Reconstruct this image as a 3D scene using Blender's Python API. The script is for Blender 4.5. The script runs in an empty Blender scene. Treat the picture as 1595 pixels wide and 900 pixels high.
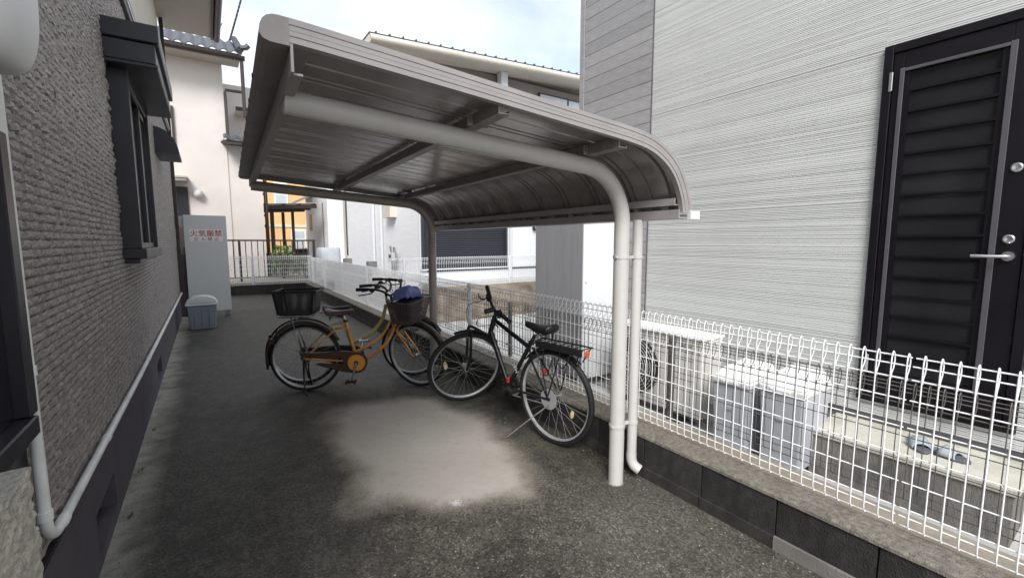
import bpy, math, random
from math import sin, cos, pi, radians as R
from mathutils import Vector, Matrix, noise
random.seed(7)
S = bpy.context.scene
COL = S.collection

# ------------------------------------------------------------------ camera, sky, sun, exposure
cam = bpy.data.cameras.new('camera')
camo = bpy.data.objects.new('camera', cam)
COL.objects.link(camo)
camo.location = (0, 0, 1.45)
camo.rotation_euler = (R(90 - 6.095), 0, R(-34.3))
cam.sensor_fit = 'HORIZONTAL'
cam.sensor_width = 36
cam.lens = 36 * 693 / 1595
cam.clip_start = 0.05
cam.clip_end = 3000
S.camera = camo

SUN_EL, SUN_AZ = R(43), R(213)      # azimuth clockwise from +Y
world = bpy.data.worlds.new('World')
S.world = world
world.use_nodes = True
nt = world.node_tree
N, L = nt.nodes, nt.links
bg = N['Background']
sky = N.new('ShaderNodeTexSky')
sky.sky_type = 'NISHITA'
sky.sun_disc = False
sky.sun_elevation = SUN_EL
sky.sun_rotation = SUN_AZ
sky.air_density = 1.0
sky.dust_density = 1.5
tc = N.new('ShaderNodeTexCoord')
mp = N.new('ShaderNodeMapping')
mp.inputs['Scale'].default_value = (1, 1, 2.2)
L.new(tc.outputs['Generated'], mp.inputs['Vector'])
cn = N.new('ShaderNodeTexNoise')
cn.inputs['Scale'].default_value = 2.3
cn.inputs['Detail'].default_value = 7
cn.inputs['Roughness'].default_value = 0.55
cn.inputs['Distortion'].default_value = 0.4
L.new(mp.outputs['Vector'], cn.inputs['Vector'])
cr = N.new('ShaderNodeValToRGB')
cr.color_ramp.elements[0].position = 0.34
cr.color_ramp.elements[0].color = (0.42, 0.42, 0.42, 1)
cr.color_ramp.elements[1].position = 0.66
cr.color_ramp.elements[1].color = (0.97, 0.97, 0.97, 1)
L.new(cn.outputs['Fac'], cr.inputs['Fac'])
mx = N.new('ShaderNodeMix')
mx.data_type = 'RGBA'
mx.inputs[7].default_value = (5.0, 5.3, 5.75, 1)
L.new(cr.outputs['Color'], mx.inputs[0])
L.new(sky.outputs['Color'], mx.inputs[6])
L.new(mx.outputs[2], bg.inputs['Color'])
bg.inputs['Strength'].default_value = 0.091
sun = bpy.data.lights.new('sun', 'SUN')
sun.energy = 1.5
sun.angle = R(24)
sun.color = (1.0, 0.985, 0.965)
suno = bpy.data.objects.new('sun', sun)
COL.objects.link(suno)
sd = Vector((sin(SUN_AZ) * cos(SUN_EL), cos(SUN_AZ) * cos(SUN_EL), sin(SUN_EL)))
suno.rotation_euler = sd.to_track_quat('Z', 'Y').to_euler()
suno.location = sd * 40
S.view_settings.view_transform = 'Standard'
S.view_settings.look = 'None'
S.view_settings.gamma = 1
S.view_settings.exposure = 1.42

# ------------------------------------------------------------------ materials
def lin(h):
    return tuple(((c / 12.92) if c <= 0.04045 else ((c + 0.055) / 1.055) ** 2.4)
                 for c in (int(h[i:i + 2], 16) / 255 for i in (0, 2, 4)))

def mat(name, color, rough=0.6, metal=0.0, var=0.12, scale=6.0, bump=0.0, bscale=60.0, dirt=None,
        dirt_scale=3.0, dirt_amt=0.4, spec=0.5, stretch=None, objvar=0.0, coat=0.0, alpha=None):
    """plain paint/stone/plastic: base colour with noise variation, optional dirt blotches, fine bump"""
    m = bpy.data.materials.new(name)
    m.use_nodes = True
    n, l = m.node_tree.nodes, m.node_tree.links
    b = n['Principled BSDF']
    if isinstance(color, str):
        color = lin(color)
    b.inputs['Roughness'].default_value = rough
    b.inputs['Metallic'].default_value = metal
    b.inputs['Specular IOR Level'].default_value = spec
    b.inputs['Coat Weight'].default_value = coat
    t = n.new('ShaderNodeTexCoord')
    vec = t.outputs['Object']
    if stretch:
        mm = n.new('ShaderNodeMapping')
        mm.inputs['Scale'].default_value = stretch
        l.new(vec, mm.inputs['Vector'])
        vec = mm.outputs['Vector']
    nz = n.new('ShaderNodeTexNoise')
    nz.inputs['Scale'].default_value = scale
    nz.inputs['Detail'].default_value = 6
    l.new(vec, nz.inputs['Vector'])
    mr = n.new('ShaderNodeMapRange')
    mr.inputs['From Min'].default_value = 0.3
    mr.inputs['From Max'].default_value = 0.7
    mr.inputs['To Min'].default_value = 1 - var
    mr.inputs['To Max'].default_value = 1 + var
    l.new(nz.outputs['Fac'], mr.inputs['Value'])
    fac = mr.outputs['Result']
    if objvar:
        oi = n.new('ShaderNodeObjectInfo')
        m2 = n.new('ShaderNodeMapRange')
        m2.inputs['To Min'].default_value = 1 - objvar
        m2.inputs['To Max'].default_value = 1 + objvar
        l.new(oi.outputs['Random'], m2.inputs['Value'])
        mu = n.new('ShaderNodeMath')
        mu.operation = 'MULTIPLY'
        l.new(fac, mu.inputs[0])
        l.new(m2.outputs['Result'], mu.inputs[1])
        fac = mu.outputs[0]
    hs = n.new('ShaderNodeVectorMath')
    hs.operation = 'SCALE'
    hs.inputs[0].default_value = color
    l.new(fac, hs.inputs['Scale'])
    out = hs.outputs['Vector']
    if dirt:
        if isinstance(dirt, str):
            dirt = lin(dirt)
        dn = n.new('ShaderNodeTexNoise')
        dn.inputs['Scale'].default_value = dirt_scale
        dn.inputs['Detail'].default_value = 8
        dn.inputs['Roughness'].default_value = 0.65
        l.new(vec, dn.inputs['Vector'])
        dr = n.new('ShaderNodeMapRange')
        dr.inputs['From Min'].default_value = 0.48
        dr.inputs['From Max'].default_value = 0.72
        dr.inputs['To Max'].default_value = dirt_amt
        l.new(dn.outputs['Fac'], dr.inputs['Value'])
        x = n.new('ShaderNodeMix')
        x.data_type = 'RGBA'
        x.inputs[7].default_value = (*dirt, 1)
        l.new(dr.outputs['Result'], x.inputs[0])
        l.new(out, x.inputs[6])
        out = x.outputs[2]
    l.new(out, b.inputs['Base Color'])
    rr = n.new('ShaderNodeMapRange')
    rr.inputs['To Min'].default_value = max(rough - 0.1, 0.02)
    rr.inputs['To Max'].default_value = min(rough + 0.1, 1)
    l.new(nz.outputs['Fac'], rr.inputs['Value'])
    l.new(rr.outputs['Result'], b.inputs['Roughness'])
    if bump:
        bn = n.new('ShaderNodeTexNoise')
        bn.inputs['Scale'].default_value = bscale
        bn.inputs['Detail'].default_value = 5
        l.new(vec, bn.inputs['Vector'])
        bp = n.new('ShaderNodeBump')
        bp.inputs['Strength'].default_value = min(bump, 1)
        bp.inputs['Distance'].default_value = 0.01
        l.new(bn.outputs['Fac'], bp.inputs['Height'])
        l.new(bp.outputs['Normal'], b.inputs['Normal'])
    if alpha is not None:
        b.inputs['Alpha'].default_value = alpha
    return m

M = {}
M['stone'] = mat('chiselled_stone_siding', '938b85', 0.48, var=0.25, scale=14, bump=0.8, bscale=90, objvar=0.1)
M['foundation'] = mat('dark_foundation_render', '5b545a', 0.85, var=0.12, scale=3, bump=0.4, bscale=120, dirt='3b3639', dirt_amt=0.6)
M['foundation_grey'] = mat('grey_foundation', '8d8b88', 0.9, var=0.15, scale=4, bump=0.3, bscale=100, dirt='55534f')
M['black_frame'] = mat('black_aluminium', '26242a', 0.38, var=0.15, scale=4, dirt='5d5a5a', dirt_amt=0.15)
M['dark_glass'] = mat('dark_glass', (0.017, 0.017, 0.019), 0.07, var=0.25, scale=3, spec=0.4)
M['screen'] = mat('window_screen', '6a6b6e', 0.45, var=0.12, scale=2)
M['white_pvc'] = mat('white_pvc_pipe', 'efeee8', 0.42, var=0.06, scale=3, dirt='a9a79a', dirt_amt=0.5, dirt_scale=4)
M['post_paint'] = mat('pale_post_paint', 'bfbcb8', 0.42, var=0.05, scale=5, dirt='a09a93', dirt_amt=0.4, dirt_scale=5)
M['pipe_paint'] = mat('taupe_pipe_paint', 'a59d96', 0.4, var=0.08, scale=5, dirt='7d756e', dirt_amt=0.5, dirt_scale=6)
M['taupe'] = mat('taupe_painted_steel', '979290', 0.42, var=0.07, scale=5, dirt='80766f', dirt_amt=0.4, dirt_scale=4, stretch=(1, 1, 1))
M['roof_sheet'] = mat('brown_grey_roof_steel', '9f9995', 0.22, 0.3, var=0.1, scale=3, dirt='6a625c', dirt_amt=0.45, dirt_scale=5, bump=0.12, bscale=5)
M['beam_dark'] = mat('grey_beam_paint', '8a8480', 0.45, var=0.08, scale=5, dirt='59524d', dirt_amt=0.5, dirt_scale=6)
M['white_wire'] = mat('white_coated_wire', 'f0f0f0', 0.4, var=0.04, scale=10)
M['white_post'] = mat('white_fence_post', 'dcdee2', 0.4, var=0.05, scale=6, dirt='a8a69f', dirt_amt=0.35)
M['grey_wire'] = mat('grey_weathered_wire', '64605c', 0.5, 0.2, var=0.2, scale=20)
M['curb'] = mat('dark_stained_block', '35322f', 0.9, var=0.4, scale=14, bump=0.9, bscale=150, dirt='191817', dirt_amt=0.95, dirt_scale=4, objvar=0.15)
M['curb_light'] = mat('pale_mortar_block', '77746f', 0.9, var=0.2, scale=12, bump=0.5, bscale=140, dirt='3d3b37', dirt_amt=0.5)
M['ledge'] = mat('weathered_concrete_ledge', '787268', 0.92, var=0.4, scale=45, bump=0.8, bscale=160, dirt='4f4a40', dirt_amt=0.7, dirt_scale=9)
M['tan'] = mat('tan_concrete_kerb', '9b9182', 0.9, var=0.15, scale=12, bump=0.3, bscale=90, dirt='6f6353', dirt_amt=0.6)
M['pale_concrete'] = mat('pale_concrete_apron', 'c3c2bf', 0.9, var=0.1, scale=3, bump=0.3, bscale=120, dirt='8f8d88', dirt_amt=0.4)
M['step'] = mat('concrete_step', 'c4c0b4', 0.92, var=0.1, scale=8, bump=0.5, bscale=150, dirt='85816f', dirt_amt=0.4)
M['step_side'] = mat('stained_concrete', '7d7a75', 0.92, var=0.2, scale=6, bump=0.5, bscale=150, dirt='242321', dirt_amt=0.95, dirt_scale=9, stretch=(1, 1, 0.25))
M['white_siding'] = mat('white_ribbed_siding', 'd6d7d4', 0.5, var=0.025, scale=2.5, dirt='bdbdb8', dirt_amt=0.25, dirt_scale=1.3)
M['wood'] = mat('grey_wood_cladding', '959393', 0.6, var=0.17, scale=5, stretch=(1, 1.5, 22), bump=0.3, bscale=12, objvar=0.1)
M['door'] = mat('black_brown_door', '141116', 0.38, var=0.12, scale=5, spec=0.25)
M['door_trim'] = mat('grey_door_bead', '5a575c', 0.4, 0.3, var=0.06)
M['steel'] = mat('brushed_steel', 'c8c8c8', 0.28, 0.9, var=0.06, scale=10)
M['chrome'] = mat('worn_chrome', 'b4b4b2', 0.3, 0.9, var=0.15, scale=20)
M['grey_panel'] = mat('grey_tank_panel', '8c8c8f', 0.5, var=0.05, scale=2, dirt='707070', dirt_amt=0.45, dirt_scale=4, stretch=(5, 5, 0.5))
M['white_panel'] = mat('white_steel_panel', 'dadcdd', 0.45, var=0.04, scale=3)
M['ac'] = mat('ivory_casing', 'c9c7c2', 0.5, var=0.05, scale=5)
M['ac_black'] = mat('dark_fan_cavity', '1d1d1f', 0.6, var=0.1)
M['bin_grey'] = mat('grey_plastic', 'b4b6bc', 0.5, var=0.05, scale=4, dirt='8c8c92', dirt_amt=0.3)
M['bin_lid'] = mat('white_plastic_lid', 'd9d9d7', 0.45, var=0.04, scale=4, dirt='aeada6', dirt_amt=0.3)
M['bin_blue'] = mat('blue_grey_plastic', '868e95', 0.5, var=0.06, scale=5, dirt='5f666b', dirt_amt=0.4)
M['pink'] = mat('pale_pink_render', 'd8d0c9', 0.9, var=0.05, scale=3, bump=0.3, bscale=80, dirt='bdb0aa', dirt_amt=0.3, dirt_scale=1.5)
M['cream'] = mat('cream_render', 'd3cbbd', 0.9, var=0.05, scale=3, bump=0.3, bscale=90)
M['soffit'] = mat('beige_soffit', 'b2aba0', 0.8, var=0.05, scale=2)
M['orange'] = mat('orange_render', 'dcb380', 0.9, var=0.08, scale=1.5, bump=0.2, bscale=30, dirt='d0a26c', dirt_amt=0.3, dirt_scale=1)
M['white_render'] = mat('white_house_siding', 'ececee', 0.7, var=0.04, scale=2, stretch=(1, 1, 8), bump=0.2, bscale=10)
M['entry'] = mat('pale_grey_wall', 'bab8b2', 0.8, var=0.05, scale=2)
M['shade_grey_wall'] = mat('upper_wall_shade_grey', '857b78', 0.8, var=0.06, scale=2)  # shadow under the eave put into the upper wall's colour
M['tile'] = mat('glazed_roof_tile', '484b4f', 0.5, var=0.25, scale=6, dirt='3c3f41', dirt_amt=0.5, dirt_scale=4)
M['dark_brown'] = mat('dark_brown_metal', '3a302c', 0.5, var=0.15, scale=4)
M['polycarb'] = mat('milky_roof_sheet', 'd8dad6', 0.4, var=0.05)
M['shutter'] = mat('charcoal_shutter', '3c3d44', 0.4, 0.2, var=0.08, scale=3)
M['curtain'] = mat('pale_window', 'b9bfc2', 0.25, var=0.1, scale=3)
M['earth'] = mat('brown_earth_bank', '857868', 0.95, var=0.3, scale=5, bump=1.0, bscale=20, dirt='4a3e33', dirt_amt=0.8, dirt_scale=4)
M['gravel'] = mat('pale_gravel', '9d988f', 0.95, var=0.35, scale=60, bump=0.9, bscale=70)
M['rough_block'] = mat('rough_sandy_block', 'b9b3a6', 0.95, var=0.3, scale=60, bump=1.0, bscale=120, dirt='6c675e', dirt_amt=0.6, dirt_scale=30)
M['tyre'] = mat('black_rubber', '17171a', 0.7, var=0.2, scale=14, dirt='3d3933', dirt_amt=0.35, dirt_scale=7)
M['alloy'] = mat('dull_alloy_rim', 'b9b9b9', 0.35, 0.5, var=0.12, scale=14, dirt='77726a', dirt_amt=0.5, dirt_scale=9)
M['spoke'] = mat('dark_spoke', 'a2a2a0', 0.35, 0.55, var=0.2, scale=25)
M['orange_paint'] = mat('orange_bike_paint', 'dd9948', 0.3, 0.15, var=0.1, scale=8, dirt='8a5528', dirt_amt=0.4, dirt_scale=9, coat=0.4)
M['orange_disc'] = mat('orange_disc_plastic', 'e0983c', 0.4, var=0.08, scale=8)
M['khaki_paint'] = mat('khaki_gold_bike_paint', 'c4b878', 0.3, 0.25, var=0.1, scale=8, dirt='6d6238', dirt_amt=0.4, dirt_scale=9, coat=0.4)
M['brown_plastic'] = mat('brown_chain_case', '4a332b', 0.4, var=0.15, scale=8, dirt='6d5a4b', dirt_amt=0.4)
M['brown_fender'] = mat('brown_fender', '433630', 0.38, 0.2, var=0.15, scale=8, dirt='6b5c50', dirt_amt=0.5)
M['brown_saddle'] = mat('brown_vinyl', '4f372c', 0.4, var=0.15, scale=10)
M['brown_wire'] = mat('brown_wicker_wire', '5d5050', 0.55, var=0.2, scale=30)
M['black_paint'] = mat('black_bike_paint', '121214', 0.35, var=0.15, scale=8, dirt='3a3835', dirt_amt=0.25)
M['black_plastic'] = mat('black_plastic', '1a1a1c', 0.5, var=0.15, scale=10)
M['black_mesh'] = mat('black_mesh_wire', '1e1e20', 0.5, var=0.15, scale=20)
M['red'] = mat('red_reflector', 'b32a28', 0.2, var=0.1, scale=40)
M['orange_refl'] = mat('orange_reflector', 'c65a32', 0.2, var=0.1, scale=40)
M['amber'] = mat('amber_reflector', 'cdbf8a', 0.25, var=0.1, scale=40)
M['blue_cloth'] = mat('blue_nylon', '737bbd', 0.55, var=0.15, scale=8, bump=0.4, bscale=40)
M['navy'] = mat('dark_bag_lining', '1b1e33', 0.7, var=0.15)
M['slipper'] = mat('blue_grey_rubber', '98a1a8', 0.6, var=0.08)
M['slipper_sole'] = mat('dark_slipper_sole', '55585c', 0.7, var=0.2, scale=30)
M['leaf'] = mat('green_leaf', (0.09, 0.16, 0.035), 0.5, var=0.4, scale=9, objvar=0.2)
M['leaf_pale'] = mat('fresh_leaf', (0.2, 0.3, 0.06), 0.5, var=0.3, scale=9)
M['cable'] = mat('black_cable', '202022', 0.6, var=0.1)
M['cabinet'] = mat('pale_grey_cabinet', 'd6d8d5', 0.5, var=0.04, scale=3, dirt='c6c9c5', dirt_amt=0.3)
M['sign_white'] = mat('white_sign_plate', 'f0efec', 0.35, var=0.02)
M['sign_red'] = mat('red_sign_print', 'b81e30', 0.4, var=0.05)
M['text_navy'] = mat('navy_print', '3b4466', 0.5, var=0.05)
M['text_white'] = mat('white_print', 'd8d8d8', 0.5, var=0.05)
M['cloth_grey'] = mat('grey_cover_cloth', 'c2c6cc', 0.8, var=0.08, bump=0.4, bscale=8)

# ------------------------------------------------------------------ mesh helpers
class MB:
    def __init__(s, T=None):
        s.v, s.f, s.sm = [], [], []
        s.T = T

    def add(s, vs, fs, smooth=False, T=None):
        o = len(s.v)
        T = T or s.T
        if T is not None:
            vs = [T @ Vector(p) for p in vs]
        s.v.extend(tuple(p) for p in vs)
        s.f.extend([tuple(i + o for i in f) for f in fs])
        s.sm.extend([smooth] * len(fs))
        return s

    def box(s, a, b, T=None):
        (x0, y0, z0), (x1, y1, z1) = a, b
        return s.add([(x0, y0, z0), (x1, y0, z0), (x1, y1, z0), (x0, y1, z0), (x0, y0, z1), (x1, y0, z1), (x1, y1, z1), (x0, y1, z1)],
                     [(0, 3, 2, 1), (4, 5, 6, 7), (0, 1, 5, 4), (1, 2, 6, 5), (2, 3, 7, 6), (3, 0, 4, 7)], False, T)

    def taper(s, a, b, inset, T=None):
        """box whose bottom is inset by (ix, iy)"""
        (x0, y0, z0), (x1, y1, z1) = a, b
        ix, iy = inset
        return s.add([(x0 + ix, y0 + iy, z0), (x1 - ix, y0 + iy, z0), (x1 - ix, y1 - iy, z0), (x0 + ix, y1 - iy, z0),
                      (x0, y0, z1), (x1, y0, z1), (x1, y1, z1), (x0, y1, z1)],
                     [(0, 3, 2, 1), (4, 5, 6, 7), (0, 1, 5, 4), (1, 2, 6, 5), (2, 3, 7, 6), (3, 0, 4, 7)], False, T)

    def tube(s, pts, r, n=8, closed=False, caps=True, T=None, flat=1.0):
        pts = [Vector(p) for p in pts]
        k = len(pts)
        rs = r if isinstance(r, (list, tuple)) else [r] * k
        vs, fs = [], []
        up = None
        for i, p in enumerate(pts):
            a = pts[i - 1] if (i > 0 or closed) else p
            b = pts[(i + 1) % k] if (i < k - 1 or closed) else p
            d = (b - a)
            d = d.normalized() if d.length > 1e-9 else Vector((0, 0, 1))
            if up is None:
                up = Vector((0, 0, 1)) if abs(d.z) < 0.9 else Vector((0, 1, 0))
            sx = d.cross(up)
            if sx.length < 1e-5:
                sx = d.cross(Vector((1, 0, 0)))
            sx.normalize()
            up = sx.cross(d).normalized()
            for j in range(n):
                t = 2 * pi * j / n + pi / n
                vs.append(p + sx * (cos(t) * rs[i]) + up * (sin(t) * rs[i] * flat))
        m = k if closed else k - 1
        for i in range(m):
            i2 = (i + 1) % k
            for j in range(n):
                j2 = (j + 1) % n
                fs.append((i * n + j, i2 * n + j, i2 * n + j2, i * n + j2))
        s.add(vs, fs, n > 4, T)
        if caps and not closed:
            s.add(vs[:n], [tuple(range(n))], False, T)
            s.add(vs[-n:], [tuple(range(n - 1, -1, -1))], False, T)
        return s

    def ring(s, prof, c, axis, n=48, T=None, a0=0.0, a1=2 * pi, smooth=True):
        """lathe of a closed/open profile [(radius, offset along axis)]; axis 'x','y','z'"""
        full = abs(a1 - a0 - 2 * pi) < 1e-6
        m = n if full else n + 1
        vs, fs = [], []
        k = len(prof)
        for i in range(m):
            t = a0 + (a1 - a0) * i / n
            for (r, h) in prof:
                if axis == 'y':
                    vs.append((c[0] + r * cos(t), c[1] + h, c[2] + r * sin(t)))
                elif axis == 'z':
                    vs.append((c[0] + r * cos(t), c[1] + r * sin(t), c[2] + h))
                else:
                    vs.append((c[0] + h, c[1] + r * cos(t), c[2] + r * sin(t)))
        for i in range(n):
            i2 = (i + 1) % m
            for j in range(k - 1):
                fs.append((i * k + j, i * k + j + 1, i2 * k + j + 1, i2 * k + j))
        return s.add(vs, fs, smooth, T)

    def disc(s, c, r, axis, h, n=24, T=None):
        return s.ring([(0.0001, -h / 2), (r, -h / 2), (r, h / 2), (0.0001, h / 2)], c, axis, n, T, smooth=False)

    def prism(s, poly, a, b, axis, T=None, smooth=False):
        """extrude a closed 2D polygon between a and b along axis"""
        k = len(poly)
        def P(p, h):
            return {'y': (p[0], h, p[1]), 'x': (h, p[0], p[1]), 'z': (p[0], p[1], h)}[axis]
        vs = [P(p, a) for p in poly] + [P(p, b) for p in poly]
        fs = [(i, (i + 1) % k, k + (i + 1) % k, k + i) for i in range(k)]
        s.add(vs, fs, smooth, T)
        s.add(vs[:k], [tuple(range(k - 1, -1, -1))], False, T)
        s.add(vs[k:], [tuple(range(k))], False, T)
        return s

    def mesh(s, name):
        me = bpy.data.meshes.new(name)
        me.from_pydata(s.v, [], s.f)
        me.polygons.foreach_set('use_smooth', s.sm)
        me.update()
        return me

    def build(s, name, m, parent=None, bevel=0.0, seg=1, fix=True):
        me = s.mesh(name)
        if fix:
            import bmesh
            bm = bmesh.new()
            bm.from_mesh(me)
            bmesh.ops.remove_doubles(bm, verts=bm.verts, dist=1e-5)
            bmesh.ops.recalc_face_normals(bm, faces=bm.faces)
            for e in bm.edges:
                if len(e.link_faces) == 2 and e.calc_face_angle(0) > 0.75:
                    e.smooth = False
            bm.to_mesh(me)
            bm.free()
        return link(name, me, m, parent, bevel, seg)

def link(name, me, m, parent=None, bevel=0.0, seg=1):
    if m is not None and not me.materials:
        me.materials.append(M[m] if isinstance(m, str) else m)
    o = bpy.data.objects.new(name, me)
    COL.objects.link(o)
    if parent:
        o.parent = parent
    if bevel:
        b = o.modifiers.new('bevel', 'BEVEL')
        b.width = bevel
        b.segments = seg
        b.limit_method = 'ANGLE'
        b.angle_limit = R(40)
    return o

def thing(name, label, cat, loc=(0, 0, 0), rz=0.0, group=None):
    o = bpy.data.objects.new(name, None)
    o.empty_display_size = 0.1
    COL.objects.link(o)
    o.location = loc
    o.rotation_euler = (0, 0, rz)
    return tag(o, label, cat, group)

def tag(o, label, cat, group=None):
    o['label'] = label
    o['category'] = cat
    if group:
        o['group'] = group
    return o

def stuff(o):
    o['kind'] = 'stuff'
    return o

def structure(o):
    o['kind'] = 'structure'
    return o

def box(name, a, b, m, parent=None, bevel=0.0, seg=1):
    return MB().box(a, b).build(name, m, parent, bevel, seg)

def copy_tree(o, parent=None):
    c = o.copy()
    COL.objects.link(c)
    if parent:
        c.parent = parent
    for ch in list(o.children):
        copy_tree(ch, c)
    return c

def spline(pts, per=6, closed=False):
    pts = [Vector(p) for p in pts]
    out = []
    k = len(pts)
    for i in range(k if closed else k - 1):
        p1, p2 = pts[i], pts[(i + 1) % k]
        p0 = pts[i - 1] if (i > 0 or closed) else p1 + (p1 - p2)
        p3 = pts[(i + 2) % k] if (i < k - 2 or closed) else p2 + (p2 - p1)
        for j in range(per):
            t = j / per
            out.append(0.5 * ((2 * p1) + (p2 - p0) * t + (2 * p0 - 5 * p1 + 4 * p2 - p3) * t * t + (3 * p1 - p0 - 3 * p2 + p3) * t ** 3))
    if not closed:
        out.append(pts[-1])
    return out

def fence_x(y):
    return 2.30 + 0.012 * y

# ------------------------------------------------------------------ the ground
g = MB()
g.add([(-600, -600, -0.06), (600, -600, -0.06), (600, 600, -0.06), (-600, 600, -0.06)], [(0, 1, 2, 3)])
structure(g.build('ground', 'gravel'))

SILT = [(0.67, 3.72), (0.84, 3.98), (1.18, 3.98), (1.5, 3.86), (1.72, 3.66), (1.80, 3.23), (1.80, 2.75), (1.72, 2.42), (1.58, 2.1),
        (1.45, 1.96), (1.23, 2.02), (1.04, 2.07), (0.84, 2.16), (0.73, 2.28), (0.62, 2.43), (0.60, 2.62), (0.66, 2.79), (0.67, 3.15)]

def sdf(x, y, poly):
    d, ins = 1e9, False
    k = len(poly)
    for i in range(k):
        ax, ay = poly[i]
        bx, by = poly[(i + 1) % k]
        ex, ey = bx - ax, by - ay
        t = max(0, min(1, ((x - ax) * ex + (y - ay) * ey) / (ex * ex + ey * ey)))
        d = min(d, math.hypot(x - ax - t * ex, y - ay - t * ey))
        if (ay > y) != (by > y) and x < ex * (y - ay) / (by - ay) + ax:
            ins = not ins
    return -d if ins else d

def ground_grid(name, x0, x1, y0, y1, step, z, m):
    nx, ny = int((x1 - x0) / step), int((y1 - y0) / step)
    vs, fs, col = [], [], []
    for j in range(ny + 1):
        for i in range(nx + 1):
            x, y = x0 + (x1 - x0) * i / nx, y0 + (y1 - y0) * j / ny
            silt = 0.0
            if 0.1 < x < 2.1 and 1.5 < y < 4.5:
                w = noise.fractal((x * 3.1, y * 3.1, 2.0), 1.0, 2.0, 4) * 0.09
                dd = sdf(x, y, SILT) + w
                silt = max(0.0, min(1.0, 0.5 - dd / 0.34))
                # thin yellowish crust beside the main patch
                e = math.hypot((x - 0.62) / 0.19, (y - 2.42) / 0.2) + w * 2
                silt = max(silt, 0.46 * max(0, min(1, (1.15 - e) / 0.6)))
            wall = max(0.0, 1 - (x + 0.474 + 0.05 * noise.noise((y * 2.2, x, 3)) + 0.045 * noise.noise((y * 9, x * 9, 7))) / 0.19)
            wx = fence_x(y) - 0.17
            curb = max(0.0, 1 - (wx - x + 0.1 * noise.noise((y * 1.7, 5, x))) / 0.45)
            vs.append((x, y, z + 0.006 * noise.noise((x * 0.9, y * 0.9, 0)) - 0.004 * silt))
            col.append((silt, min(1, wall), min(1, curb), 1))
    for j in range(ny):
        for i in range(nx):
            a = j * (nx + 1) + i
            fs.append((a, a + 1, a + nx + 2, a + nx + 1))
    me = bpy.data.meshes.new(name)
    me.from_pydata(vs, [], fs)
    ca = me.color_attributes.new('wear', 'FLOAT_COLOR', 'POINT')
    ca.data.foreach_set('color', [c for q in col for c in q])
    me.polygons.foreach_set('use_smooth', [True] * len(fs))
    return structure(link(name, me, m))

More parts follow.
